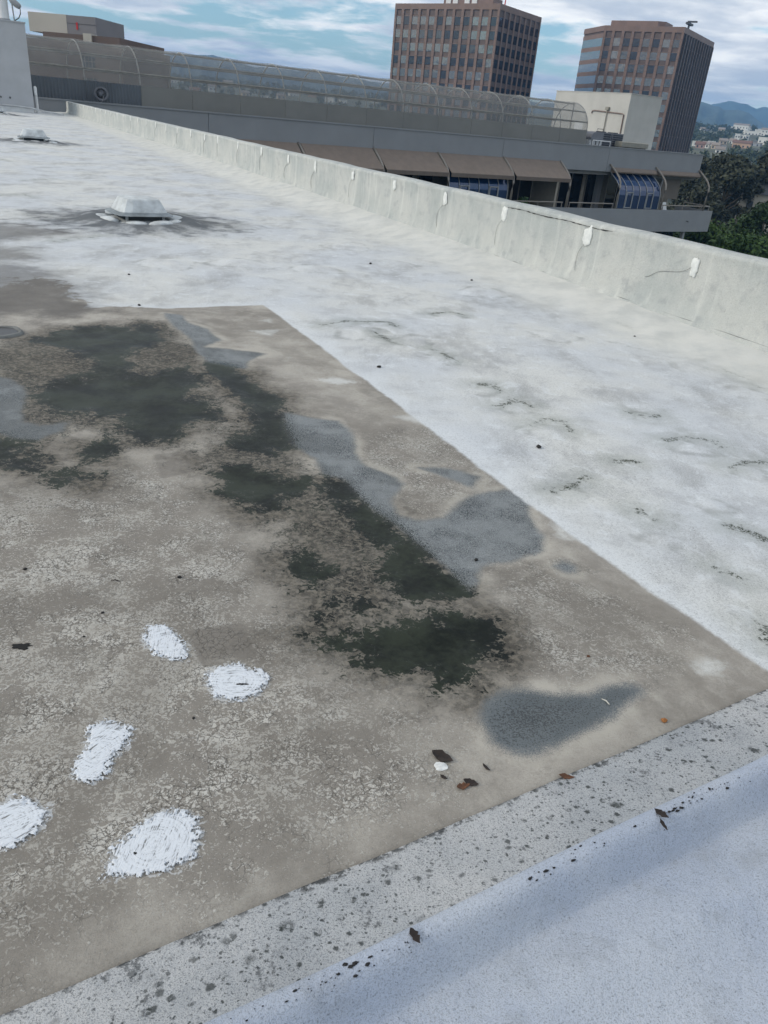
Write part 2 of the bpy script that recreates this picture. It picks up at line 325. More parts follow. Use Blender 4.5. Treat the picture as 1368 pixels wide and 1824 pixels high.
# ------------------------------------------------------------------ roof material
def roof_material():
    m, t, b = new_mat('roof_membrane')
    P = t.pos()
    dark_d, damp_d, grey_d, beige_d = t.attr('dark_d'), t.attr('damp_d'), t.attr('grey_d'), t.attr('beige_d')
    flake_d, flake2_d, smooth_d, smudge_d, moss_d, vent_d, cant = (t.attr(k) for k in ('flake_d', 'flake2_d', 'smooth_d', 'smudge_d', 'moss_d', 'vent_d', 'cant'))
    big = t.noise(P, 0.9, 5, 0.55); mid = t.noise(P, 4.5, 6, 0.6); mid2 = t.noise(t.scaled(P, 1, 1, 1, 0.7), 9.0, 6, 0.62, 0.6)
    fine = t.noise(P, 42, 6, 0.65, 0.3); grain = t.noise(P, 330, 3, 0.7); grit = t.noise(P, 150, 4, 0.75)
    # white coating with soft grey dirt
    white = t.mix(t.step(big, 0.38, 0.62), lin(211, 212, 208), lin(202, 206, 209))
    dith = t.add(t.mul(t.sub(grit, 0.5), 0.55), t.mul(t.sub(grain, 0.5), 0.45))
    streak = t.add(t.noise(t.scaled(P, 1.0, 0.5, 1, -PA), 2.3, 7, 0.68, 0.15), t.mul(dith, 0.75))
    white = t.mix(t.mul(t.step(streak, 0.48, 0.68), 0.7), white, lin(152, 153, 152))
    white = t.mix(t.mul(t.step(t.add(mid, t.mul(dith, 0.5)), 0.50, 0.66), 0.4), white, lin(166, 168, 170))
    white = t.mix(t.mul(t.step(t.add(mid2, t.mul(dith, 0.4)), 0.54, 0.68), 0.55), white, lin(222, 226, 228))
    white = t.mix(t.mul(t.step(t.add(beige_d, t.mul(t.sub(mid, 0.5), 0.3)), 0.16, 0.0), 0.7), white, lin(216, 220, 222))
    white = t.mix(t.mul(t.step(grain, 0.48, 0.70), t.step(mid, 0.3, 0.7, 0.25, 0.6)), white, lin(140, 142, 143))
    white = t.mix(t.mul(t.step(grit, 0.60, 0.70), t.step(streak, 0.42, 0.6, 0.12, 0.8)), white, lin(74, 78, 80))
    white = t.mix(t.mul(t.step(t.noise(P, 95, 3, 0.7), 0.50, 0.62), 0.28), white, lin(150, 153, 154))
    # shading painted round the blisters as grey stain rings, lighter inside
    rg = t.attr('ring_d')
    ring = t.mul(t.step(t.add(t.m('ABSOLUTE', rg), t.add(t.mul(t.sub(mid2, 0.5), 0.14), t.mul(dith, 0.08))), 0.036, 0.0), t.step(mid, 0.42, 0.60))
    white = t.mix(t.mul(ring, 0.42), white, lin(128, 130, 126))
    white = t.mix(t.mul(t.step(t.add(rg, t.mul(t.sub(mid2, 0.5), 0.05)), 0.0, -0.05), 0.14), white, lin(220, 222, 222))
    # dark smudges round the vents
    vs = t.step(t.add(vent_d, t.add(t.mul(t.sub(mid, 0.5), 1.5), t.mul(dith, 0.9))), 0.5, -0.1)
    white = t.mix(t.mul(vs, 0.9), white, lin(70, 75, 79))
    # moss and torn blisters: thin broken crescents
    mz = t.add(moss_d, t.add(t.mul(t.sub(fine, 0.5), 0.14), t.mul(t.sub(mid2, 0.5), 0.12)))
    white = t.mix(t.mul(t.step(t.add(moss_d, t.mul(t.sub(mid2, 0.5), 0.25)), 0.16, 0.0), 0.35), white, lin(128, 134, 124))
    white = t.mix(t.mul(t.step(mz, 0.022, -0.004), t.step(grit, 0.43, 0.52)), white, lin(52, 58, 44))
    # cleaner cream cant along the parapet
    white = t.mix(t.mul(cant, 0.8), white, t.mix(t.step(mid, 0.35, 0.7), lin(211, 211, 205), lin(192, 194, 190)))
    nzp = t.noise(P, 60, 5, 0.68, 1.0)
    # silt-covered part
    bz = t.add(t.add(t.mul(big, 0.5), t.mul(mid, 0.5)), t.add(t.mul(dith, 0.30), t.mul(t.sub(fine, 0.5), 0.3)))
    silt = t.mix(t.step(bz, 0.40, 0.62), lin(146, 141, 133), lin(182, 177, 167))
    silt = t.mix(t.mul(t.step(t.add(mid2, t.mul(dith, 0.5)), 0.48, 0.70), 0.55), silt, lin(182, 178, 169))
    silt = t.mix(t.mul(t.step(fine, 0.5, 0.68), 0.30), silt, lin(112, 108, 101))
    # peeling flakes: pale worm-like scales over darker silt
    fz = t.noise(P, 62, 3.0, 0.55, 1.9)
    fz2 = t.noise(P, 105, 2.5, 0.5, 2.2)
    zone = t.mx(t.step(t.add(flake_d, t.mul(t.sub(mid, 0.5), 0.5)), 0.08, -0.22), t.mul(t.step(t.add(flake2_d, t.mul(t.sub(mid, 0.5), 0.4)), 0.10, -0.06), 0.85))
    cover = t.mul(zone, t.step(t.add(t.mul(mid, 0.55), t.add(t.mul(mid2, 0.25), t.mul(big, 0.2))), 0.40, 0.56, 0.30, 1.0))
    thr = t.sub(0.62, t.mul(cover, 0.15))
    fl = t.m('MULTIPLY', t.step(t.sub(t.add(t.mul(fz, 0.6), t.mul(fz2, 0.4)), thr), -0.008, 0.014), t.step(cover, 0.05, 0.2))
    smooth_m = t.step(t.add(smooth_d, t.mul(t.sub(mid2, 0.5), 0.04)), 0.005, -0.01)
    fl = t.mul(fl, t.sub(1.0, t.mul(smooth_m, 0.8)))
    base_dark = t.mix(t.mul(zone, 0.60), silt, lin(126, 121, 113))
    flakecol = t.mix(t.step(mid2, 0.35, 0.65), lin(172, 168, 159), lin(196, 193, 185))
    silt = t.mix(fl, base_dark, flakecol)
    silt = t.mix(t.mul(smooth_m, 0.55), silt, lin(124, 119, 112))
    crack = t.voro(t.node('ShaderNodeVectorMath', {0: P, 1: t.node('ShaderNodeVectorMath', {0: t.noise(P, 40, 3, 0.6, 0, 1), 'Scale': 0.025}, operation='SCALE').outputs[0]}, operation='ADD').outputs[0], 62, 'DISTANCE_TO_EDGE')
    crackm = t.mul(t.step(crack, 0.07, 0.015), t.mul(zone, t.step(mid2, 0.44, 0.6)))
    silt = t.mix(t.mul(crackm, 0.75), silt, lin(72, 69, 63))
    silt = t.mix(t.mul(t.step(t.add(smudge_d, t.mul(t.sub(fine, 0.5), 0.09)), 0.025, -0.03), 0.9), silt, lin(205, 206, 202))
    silt = t.mix(t.mul(t.step(grain, 0.46, 0.68), 0.36), silt, lin(96, 92, 86))
    # tide marks left by evaporating water
    for sc_, lv_ in ((0.8, 0.46), (0.8, 0.55)):
        tn = t.add(t.noise(P, sc_, 4, 0.5), t.add(t.mul(t.sub(fine, 0.5), 0.03), t.mul(dith, 0.02)))
        ln_ = t.step(t.m('ABSOLUTE', t.sub(tn, lv_)), 0.010, 0.001); silt = t.mix(t.mul(ln_, t.step(mid2, 0.42, 0.6, 0.0, 0.4)), silt, lin(190, 186, 176))
        silt = t.mix(t.mul(t.step(tn, lv_-0.02, lv_), t.mul(t.step(tn, lv_+0.09, lv_), 0.28)), silt, lin(100, 95, 87))
    # thin smears of white paint near the repair patches
    pd_ = t.add(t.attr('patch_d'), t.add(t.mul(t.sub(nzp, 0.5), 0.11), t.mul(dith, 0.03)))
    silt = t.mix(t.mul(t.step(pd_, 0.006, -0.004), 0.8), silt, lin(198, 200, 200))
    # pale crust round the drying pools
    gedge = t.add(grey_d, t.mul(t.sub(fine, 0.5), 0.03))
    crust = t.mul(t.step(t.add(gedge, t.mul(dith, 0.05)), 0.065, 0.015), t.step(t.add(mid, t.mul(dith, 0.5)), 0.38, 0.56))
    silt = t.mix(t.mul(crust, 0.65), silt, lin(182, 177, 166))
    # damp brown rim
    damp = t.step(t.add(damp_d, t.add(t.mul(t.sub(mid, 0.5), 0.40), t.mul(dith, 0.25))), 0.14, -0.08)
    rim = t.mx(t.mul(damp, 0.80), t.mul(t.step(t.add(dark_d, t.add(t.mul(t.sub(mid, 0.5), 0.25), t.mul(dith, 0.15))), 0.20, 0.0), 0.85))
    silt = t.mix(rim, silt, t.mix(t.step(fine, 0.42, 0.6), lin(62, 59, 52), lin(110, 104, 93)))
    # fine wet grit, blue grey
    gm = t.step(t.add(grey_d, t.mul(t.sub(t.add(t.mul(mid2, 0.4), t.mul(grain, 0.6)), 0.5), 0.13)), 0.018, -0.018)
    gcol = t.mix(t.step(grain, 0.38, 0.62), lin(104, 109, 111), lin(146, 150, 150))
    gcol = t.mix(t.mul(t.step(t.noise(P, 210, 3, 0.7), 0.47, 0.57), t.step(t.add(mid, t.mul(mid2, 0.4)), 0.58, 0.82)), gcol, lin(48, 54, 58))
    gcol = t.mix(t.mul(t.step(t.add(big, t.mul(mid, 0.5)), 0.70, 0.85), 0.5), gcol, lin(84, 88, 88))
    d2 = t.step(t.attr('grit_d'), 0.03, -0.03)
    gdark = t.mix(t.step(t.add(t.noise(P, 210, 3, 0.7), t.mul(t.attr('grit_d'), 1.2)), 0.36, 0.46), lin(38, 43, 46), lin(92, 99, 102))
    gcol = t.mix(t.mul(d2, 0.8), gcol, gdark)
    silt = t.mix(gm, silt, gcol)
    # dark algae water, ragged against the flakes, dissolving into the grit
    nz = nzp
    rag = t.add(t.mul(t.sub(mid2, 0.5), 0.36), t.mul(t.sub(nz, 0.5), 0.28))
    rag = t.add(t.mul(rag, t.sub(1.0, t.mul(gm, 0.75))), t.mul(t.mul(t.sub(grain, 0.5), 0.35), gm))
    dk0 = t.add(t.sub(dark_d, 0.022), rag)
    dk = t.step(dk0, 0.004, -0.010)
    spk = t.mul(t.step(t.add(t.mul(nz, 0.7), t.mul(grit, 0.3)), 0.495, 0.465), t.mul(t.step(t.add(damp_d, rag), 0.05, -0.05), t.step(t.add(t.mul(mid, 0.5), t.mul(mid2, 0.5)), 0.62, 0.47)))
    spk = t.mul(spk, t.sub(1.0, t.mul(gm, 0.85)))
    wet = t.mx(dk, t.mul(spk, 0.85))
    dcol = t.mix(t.step(t.add(mid, t.mul(t.sub(fine, 0.5), 0.4)), 0.36, 0.64), lin(20, 25, 21), lin(46, 52, 42))
    silt = t.mix(wet, silt, dcol)
    # boundary of the silt
    gr = t.step(t.add(t.attr('grime_d'), t.add(t.mul(t.sub(mid, 0.5), 0.9), t.mul(dith, 0.5))), 0.22, -0.18)
    bm_ = t.step(t.add(beige_d, t.add(t.add(t.mul(t.sub(fine, 0.5), 0.02), t.mul(t.sub(mid, 0.5), 0.05)), t.mul(gr, t.add(t.mul(t.sub(mid2, 0.5), 0.8), t.mul(dith, 0.6))))), 0.012, -0.012)
    col = t.mix(bm_, white, silt)
    col = t.mix(t.mul(gr, 0.68), col, lin(84, 82, 80))
    wetb = t.mul(wet, bm_); gb = t.mul(gm, bm_)
    deep = t.mul(t.step(dk0, -0.02, -0.07), bm_)
    rough = t.sub(t.sub(0.9, t.mul(wetb, t.add(0.36, t.mul(mid2, 0.2)))), t.add(t.mul(gb, 0.25), t.mul(deep, 0.0)))
    h = t.add(t.add(t.mul(grain, 0.25), t.mul(fine, 0.6)), t.mul(t.mul(fl, bm_), 0.55))
    h = t.sub(h, t.mul(t.mul(crackm, bm_), 0.5))
    h = t.mul(h, t.sub(1.0, t.mul(wetb, 0.92)))
    setb(t, b, color=col, rough=rough, normal=bump(t, h, 0.55, 0.006), spec=t.add(t.sub(0.4, t.mul(wetb, 0.22)), t.mul(deep, -0.06)))
roof_material()

def coating(name, dots=True, base=((190, 195, 199), (168, 176, 184)), lichen=1.0, streaks=False, warm=None):
    m, t, b = new_mat(name); P = t.pos()
    big = t.noise(P, 2.2, 5, 0.55); fine = t.noise(P, 60, 5, 0.65); grain = t.noise(P, 380, 3, 0.7); mid = t.noise(P, 9, 5, 0.6)
    c = t.mix(t.step(big, 0.35, 0.65), lin(*base[0]), lin(*base[1]))
    c = t.mix(t.mul(t.step(mid, 0.5, 0.72), 0.4), c, lin(146, 150, 154))
    c = t.mix(t.mul(t.step(grain, 0.48, 0.66), 0.75 if dots else 0.5), c, lin(112, 116, 120))
    c = t.mix(t.mul(t.step(t.noise(P, 230, 3, 0.6), 0.58, 0.68), 0.75*lichen), c, lin(70, 74, 76))
    if dots:
        wv = t.node('ShaderNodeVectorMath', {0: P, 1: t.node('ShaderNodeVectorMath', {0: t.noise(P, 90, 3, 0.6, 0, 1), 'Scale': 0.012}, operation='SCALE').outputs[0]}, operation='ADD').outputs[0]
        for sc, r0, keep in ((22, 0.36, 0.55), (52, 0.42, 0.5), (120, 0.44, 0.45)):
            nd = t.n.new('ShaderNodeTexVoronoi'); t.l.new(wv, nd.inputs['Vector']); nd.inputs['Scale'].default_value = sc
            rnd = t.node('ShaderNodeSeparateColor', {0: nd.outputs['Color']})
            rad = t.mul(t.step(rnd.outputs[0], keep, 1.0), r0)
            k = t.step(t.add(t.sub(nd.outputs['Distance'], rad), t.mul(t.sub(grain, 0.5), 0.5)), 0.05, -0.14)
            c = t.mix(t.mul(t.mul(k, t.step(fine, 0.35, 0.5)), t.step(big, 0.25, 0.55, 0.35, 0.9)), c, lin(58, 63, 62))
    if dots:
        lap = t.attr('lap')
        lm = t.mul(t.step(t.add(lap, t.mul(t.sub(mid, 0.5), 0.05)), 0.016, 0.002), t.step(fine, 0.44, 0.56))
        c = t.mix(t.mul(lm, 0.85), c, lin(58, 60, 60))
        cl = t.mul(t.step(t.noise(P, 20, 5, 0.7), 0.57, 0.64), t.step(fine, 0.42, 0.55)); c = t.mix(t.mul(cl, 0.7), c, lin(64, 68, 70))
    if streaks:
        st = t.noise(t.scaled(P, 5.5, 5.5, 0.35), 2.0, 5, 0.6)
        c = t.mix(t.mul(t.step(st, 0.52, 0.72), 0.5), c, lin(212, 214, 208))
        c = t.mix(t.mul(t.step(t.noise(t.scaled(P, 6, 6, 0.4), 3.1, 5, 0.6), 0.54, 0.74), 0.22), c, lin(140, 146, 146))
    setb(t, b, color=c, rough=0.9, spec=0.3, normal=bump(t, t.add(t.mul(grain, 0.5), t.add(fine, mid)), 0.7, 0.008))
    return m
coating('curb_coating', True, ((194, 195, 195), (172, 176, 179)))
coating('near_coating', False, ((194, 201, 211), (178, 188, 204)), 0.55)
coating('parapet_coating', False, ((200, 202, 197), (182, 187, 184)), 0.75, True)

# ------------------------------------------------------------------ the roof sheet
def grow(a, b, step, rate, maxstep):
    out = [a]; s = step
    while out[-1] < b: out.append(out[-1]+s); s = min(s*rate, maxstep)
    return out
def roof_z(x, y):
    x = np.asarray(x, float); y = np.asarray(y, float)
    z = 0.0035*waves(x, y, 0.25, 1.2, 14, 3)+0.0010*waves(x, y, 1.5, 5, 20, 4)
    return z-0.005*np.clip(-np.minimum(multi(x, y, DARK), multi(x, y, GREY))/0.1, 0, 1)
def rz1(x, y): return float(roof_z([x], [y])[0])
def roof():
    fine_s = list(np.arange(0.62, 4.6, 0.02)); S = np.array(fine_s+grow(fine_s[-1]+0.022, 51.5, 0.022, 1.02, 0.5))
    right = list(np.arange(-0.6, 2.5, 0.02)); T = np.array([-x for x in grow(0.62, 14, 0.025, 1.06, 1.0)][::-1]+right+grow(2.52, 3.95, 0.025, 1.02, 0.05)+list(np.linspace(4.0, 4.66, 14)))
    s, t = np.meshgrid(S, T, indexing='ij'); x = SD[0]*s+TD[0]*t; y = SD[1]*s+TD[1]*t
    z = roof_z(x, y)
    dark = multi(x, y, DARK); grey = multi(x, y, GREY); damp = multi(x, y, DAMP)
    zc = np.interp(s, [0, 3.4, 4.7, 6.6, 10, 17, 32, 50], [0.05, 0.06, 0.08, 0.10, 0.112, 0.12, 0.06, 0.02])
    k = np.clip((t-4.0)/0.65, 0, 1); z += (zc+0.01)*k**1.5+0.006*waves(x, y, 0.8, 3, 10, 9)*k*(1-k)*4
    under = np.clip((edge_s(t)-0.006-s)/0.02, 0, 1); z = z*(1-under)-0.03*under
    # swollen repair collars round the vents
    for vs_, vt_, r in VENTS:
        dd = np.hypot((s-vs_)*0.8, t-vt_); z += 0.05*np.exp(-((dd-0.50)/0.14)**2)
    for bx, by, br in BLISTERS:
        q = np.hypot(x-bx, y-by)/br; z += 0.10*br*np.clip(1-q*q, 0, 1)**1.3*(0.8+0.2*waves(x, y, 3, 8, 6, 33))
    ns, nt = s.shape
    V = np.stack([x, y, z], -1).reshape(-1, 3)
    i = np.arange(ns*nt).reshape(ns, nt)
    Fc = np.stack([i[:-1, :-1], i[1:, :-1], i[1:, 1:], i[:-1, 1:]], -1).reshape(-1, 4)[:, ::-1]
    me = bpy.data.meshes.new('roof_membrane'); me.vertices.add(len(V)); me.vertices.foreach_set('co', V.astype('f').ravel())
    me.loops.add(Fc.size); me.loops.foreach_set('vertex_index', Fc.astype('i').ravel())
    me.polygons.add(len(Fc)); me.polygons.foreach_set('loop_start', (np.arange(len(Fc))*4).astype('i')); me.polygons.foreach_set('use_smooth', np.ones(len(Fc), bool))
    me.update(calc_edges=True); me.validate()
    vent = np.full(x.shape, 9.0)
    for vs_, vt_, r in VENTS: vent = np.minimum(vent, np.hypot((s-vs_)*0.75, (t-vt_)*0.62)-0.55*r)
    moss = np.full(x.shape, 9.0); ring = np.full(x.shape, 9.0)
    for bx, by, br in BLISTERS: ring = np.minimum(ring, np.hypot(x-bx, y-by)*(1+0.16*np.sin(3*np.arctan2(y-by, x-bx)+bx*9)+0.12*np.sin(2*np.arctan2(y-by, x-bx)+by*7))-br)
    for L in MOSS: moss = np.minimum(moss, line_d(x, y, L))
    A = {'dark_d': dark, 'grey_d': grey, 'damp_d': damp, 'beige_d': multi(x, y, BEIGE), 'flake_d': multi(x, y, FLAKE), 'flake2_d': multi(x, y, FLAKE2), 'smooth_d': multi(x, y, SMOOTH), 'smudge_d': multi(x, y, SMUDGE), 'moss_d': moss, 'grime_d': multi(x, y, GRIME), 'ring_d': ring, 'grit_d': multi(x, y, GREY[2:3]), 'patch_d': multi(x, y, PATCH), 'vent_d': vent,
         'cant': np.clip((t-3.75)/0.4+0.15*waves(x, y, 0.5, 3, 10, 12), 0, 1)}
    for kname, v in A.items():
        a = me.attributes.new(kname, 'FLOAT', 'POINT'); a.data.foreach_set('value', np.clip(v, -9, 9).astype('f').ravel())
    tag(link('roof_membrane', me, 'roof_membrane'), kind='structure')
VENTS = [(9.25, 1.52, 0.8), (22.4, 1.28, 0.8), (40.2, 1.1, 0.8)]
roof()

# curb in the foreground and the membrane on this side of it
def strip(name, prof, mat, seed, wob):
    T = np.arange(-2.2, 5.2, 0.02); ver = []; n = len(prof)
    ds = np.array([p[0] for p in prof]); zz = np.array([p[1] for p in prof])
    for t in T:
        ver.append([(edge_s(t)+d, t, z) for d, z in zip(ds, zz)])
    A = np.array(ver); s, t, z = A[..., 0], A[..., 1], A[..., 2]
    lim = np.clip(1-np.abs(ds)/0.05, 0, 1)[None, :]
    s = s+wob*lim*waves(t, t*0, 0.6, 7, 14, seed)+0.005*waves(t, t*0, 0.3, 1.5, 10, 22)*(1-lim)+0.006*waves(t, s*2, 0.5, 2, 10, 29)*np.clip((np.abs(ds)-0.24)/0.08, 0, 1)[None, :]
    z = z+0.0013*waves(s, t, 1, 6, 16, 23)*(np.abs(ds)[None, :] > 0.004)
    V = np.stack([SD[0]*s+TD[0]*t, SD[1]*s+TD[1]*t, z], -1).reshape(-1, 3); i = np.arange(len(T)*n).reshape(len(T), n)
    F = np.stack([i[:-1, :-1], i[:-1, 1:], i[1:, 1:], i[1:, :-1]], -1).reshape(-1, 4)
    o = pyd(name, V.tolist(), F[:, ::-1].tolist(), mat, smooth=True)
    a = o.data.attributes.new('lap', 'FLOAT', 'POINT'); a.data.foreach_set('value', np.tile(np.abs(ds), len(T)).astype('f')); return o
prof = [(0.004, -0.02), (0.0, -0.001), (-0.002, 0.0055), (-0.008, 0.0075)]+[(-d, 0.008+0.038*(d/0.185)**1.1) for d in np.linspace(0.02, 0.185, 14)]
prof += [(-0.1905, 0.0468), (-0.192, 0.045), (-0.194, 0.03)]
cb = strip('roof_curb', prof, 'curb_coating', 21, 0.0028)
tag(cb, 'low grey-white speckled roof curb crossing the foreground beside the stained membrane', 'curb')
near = [(-0.166, 0.030), (-0.170, 0.0440), (-0.176, 0.0495), (-0.184, 0.0535), (-0.193, 0.0550), (-0.201, 0.0530), (-0.209, 0.0475), (-0.218, 0.037), (-0.228, 0.022), (-0.238, 0.006), (-0.246, -0.006), (-0.252, -0.0125), (-0.256, -0.0145), (-0.262, -0.0135), (-0.274, -0.0105)]
for d in np.linspace(0.287, 3.2, 90):
    near.append((-d, -0.012+0.020*math.exp(-((d-0.37)/0.045)**2)-0.006*math.exp(-((d-0.47)/0.05)**2)+0.012*math.exp(-((d-0.58)/0.05)**2)))
plain('chip_black', (30, 30, 31), 0.8, var=0.4, scale=200)
g = random.Random(17); V = []; F = []
for k in range(900):
    t_ = g.uniform(-0.6, 2.6); cl = math.sin(t_*7)+math.sin(t_*17+1)
    if g.random() > 0.28+0.25*cl: continue
    d_ = -0.196+g.gauss(0, 0.006); zz = float(np.interp(-d_, [0.170, 0.176, 0.184, 0.193, 0.201, 0.209, 0.218], [0.044, 0.0495, 0.0535, 0.0550, 0.0530, 0.0475, 0.037]))+0.0005
    r_ = 0.0011+0.0045*g.random()**3.0; n_ = 6; b0 = len(V); a0 = g.random()*6
    s_ = edge_s(t_)+float(0.005*waves(np.array([t_]), np.array([0.0]), 0.3, 1.5, 10, 22)[0])+d_; zz += float(0.0013*waves(np.array([s_]), np.array([t_]), 1, 6, 16, 23)[0])
    for q in range(n_): a = a0+6.2832*q/n_; V.append(rw(s_+r_*math.cos(a)*(0.5+g.random())*0.6, t_+r_*math.sin(a)*(0.6+g.random()), zz+0.0012*g.random()))
    V.append(rw(s_, t_, zz+0.0026)); F += [(b0+q, b0+(q+1) % n_, b0+n_) for q in range(n_)]
tag(pyd('coating_chips', V, F, 'chip_black', cb), kind='stuff')
nf = strip('roof_walkway', near, 'near_coating', 31, 0.0)
tag(nf, kind='structure')

# ------------------------------------------------------------------ parapet
def parapet():
    S = np.array(list(np.arange(-2.0, 14, 0.05))+grow(14, 49.5, 0.05, 1.04, 0.6)); S[-1] = 49.6
    base = [(4.55, -0.25), (4.575, 0.03), (4.600, 0.075), (4.622, 0.115), (4.638, 0.17), (4.648, 0.25), (4.652, 0.40), (4.654, 0.52), (4.650, 0.565), (4.645, 0.583), (4.650, 0.598), (4.668, 0.609), (4.72, 0.615), (4.80, 0.613), (4.87, 0.606), (4.895, 0.590), (4.90, 0.56), (4.90, -2.0), (4.90, -22.0)]
    n = len(base); t = np.array([p[0] for p in base])[None, :]+np.zeros((len(S), 1)); z = np.array([p[1] for p in base])[None, :]+np.zeros((len(S), 1)); s = S[:, None]+np.zeros((1, n))
    top = (np.arange(n) >= 7) & (np.arange(n) <= 15)
    z = z+top[None, :]*(0.005*waves(s, s*0, 0.2, 1.5, 12, 41)-0.0005*s); t = t+0.004*waves(s, z*1.5, 0.3, 2.5, 14, 42)*(np.arange(n) < 16)[None, :]
    V = np.stack([SD[0]*s+TD[0]*t, SD[1]*s+TD[1]*t, z], -1).reshape(-1, 3).tolist(); i = np.arange(len(S)*n).reshape(len(S), n)
    F = np.stack([i[:-1, :-1], i[:-1, 1:], i[1:, 1:], i[1:, :-1]], -1).reshape(-1, 4).tolist()
    F.append(i[-1, :].tolist()); F.append(i[0, ::-1].tolist())
    o = pyd('parapet_wall', V, F, 'parapet_coating', smooth=True)
    tag(o, 'long low grey-white parapet wall running along the right edge of the roof', 'wall')
    # thin grey line along the lap crease, and the open seam under the top
    plain('seam_grey', (112, 114, 112), 0.95, var=0.3, scale=9)
    pts = []
    for k in np.arange(1.0, 49, 0.12):
        zc = float(np.interp(k, [0, 3.4, 4.7, 6.6, 10, 17, 32, 50], [0.05, 0.06, 0.08, 0.10, 0.112, 0.12, 0.06, 0.02]))
        pts.append(rw(k, 4.612+0.004*random.random(), 0.095+0.2*(zc-0.09)*0+0.004*random.random()))
    MB().tube(pts, [0.0008+0.0032*random.random()**2 for _ in pts], 5).build('lap_seam', 'seam_grey', o)
    plain('open_joint', (40, 38, 35), 0.95)
    pts = [rw(k, 4.645, 0.566+0.004*math.sin(k*9)+0.003*random.random()) for k in np.arange(5.15, 6.75, 0.04)]
    MB().tube(pts, [max(0.001, 0.0055*random.random()) for _ in pts], 5).build('open_joint', 'open_joint', o)
    return o
parapet()

# sealant daubs and their wires
m, t, b = new_mat('white_sealant'); P = t.pos()
nz = t.noise(P, 90, 5, 0.6, 0.5); nb = t.noise(P, 25, 4, 0.6)
setb(t, b, color=t.mix(t.step(nb, 0.3, 0.7), lin(228, 230, 226), lin(208, 211, 208)), rough=0.75, normal=bump(t, nz, 0.5, 0.006))
plain('thin_wire', (86, 86, 82), 0.8)
def ragged(cx, cy, w, h, n, amp, seed):
    g = random.Random(seed); out = []
    ph = [g.random()*6.28 for _ in range(8)]
    for i in range(n):
        a = 2*math.pi*i/n; ca, sa = math.cos(a), math.sin(a)
        rr = (abs(ca)**3+abs(sa)**3)**(-1/3)
        rr *= 1+amp*sum(math.sin(a*k+ph[k])/(1+0.2*k) for k in range(2, 8))*0.35+amp*(g.random()-0.5)*0.6
        out.append((cx+w/2*ca*rr, cy+h/2*sa*rr))
    return out
def daubs():
    D = list(DAUBS); s = D[-1][0]
    while s < 47: s += 1.43+0.12*(random.random()-0.5); D.append((s, 0.50+0.02*random.random()))
    for i, (s, z) in enumerate(D):
        w, h = 0.07+0.04*random.random(), 0.11+0.055*random.random()
        out = ragged(0, 0, w, h, 40, 0.28, i+5)
        V = []; F = []
        for r, dep in ((1.0, 0.0), (1.0, 0.004), (0.86, 0.009), (0.5, 0.011)):
            V += [rw(s+a*r, 4.653-dep-0.003, z+c*r) for a, c in out]
        V.append(rw(s, 4.653-0.015, z)); n = 40
        for k in range(3): F += [(k*n+q, k*n+(q+1) % n, (k+1)*n+(q+1) % n, (k+1)*n+q) for q in range(n)]
        F += [(3*n+q, 3*n+(q+1) % n, 4*n) for q in range(n)]
        o = pyd('sealant_daub', V, F, 'white_sealant', smooth=True)
        lab = 'white sealant daub on the parapet face, %s counting from the near end at right' % ORD[i]
        tag(o, lab, 'sealant daub', 'white daubs along the parapet')
        if i in (0, 1, 2, 3, 5, 6, 7, 8, 9, 10, 11, 13, 15, 18):
            zc = 0.13; g = random.Random(i*3+1); bow = 0.16*g.random()+0.05
            sgn = 1 if i != 0 else 1
            if i == 0: pts = [(s+0.01, z), (s+0.09, z-0.05), (s+0.22, z-0.075), (s+0.33, z-0.09), (s+0.42, z-0.15), (s+0.46, z-0.16)]
            else: pts = [(s+0.02, z-h*0.45), (s+0.02+bow*0.6, z-h*0.45-0.06), (s+bow, z-0.2), (s+bow*0.95, z-0.27), (s+bow*0.7, zc+0.02), (s+bow*0.5, zc-0.005)]
            # smooth the path
            for _ in range(2):
                q = [pts[0]]
                for a, c in zip(pts[:-1], pts[1:]): q += [(a[0]*.75+c[0]*.25, a[1]*.75+c[1]*.25), (a[0]*.25+c[0]*.75, a[1]*.25+c[1]*.75)]
                pts = q+[pts[-1]]
            MB().tube([rw(a, 4.641, c) for a, c in pts], 0.0013 if i < 6 else 0.0022, 5).build('wire', 'thin_wire', o)
daubs()

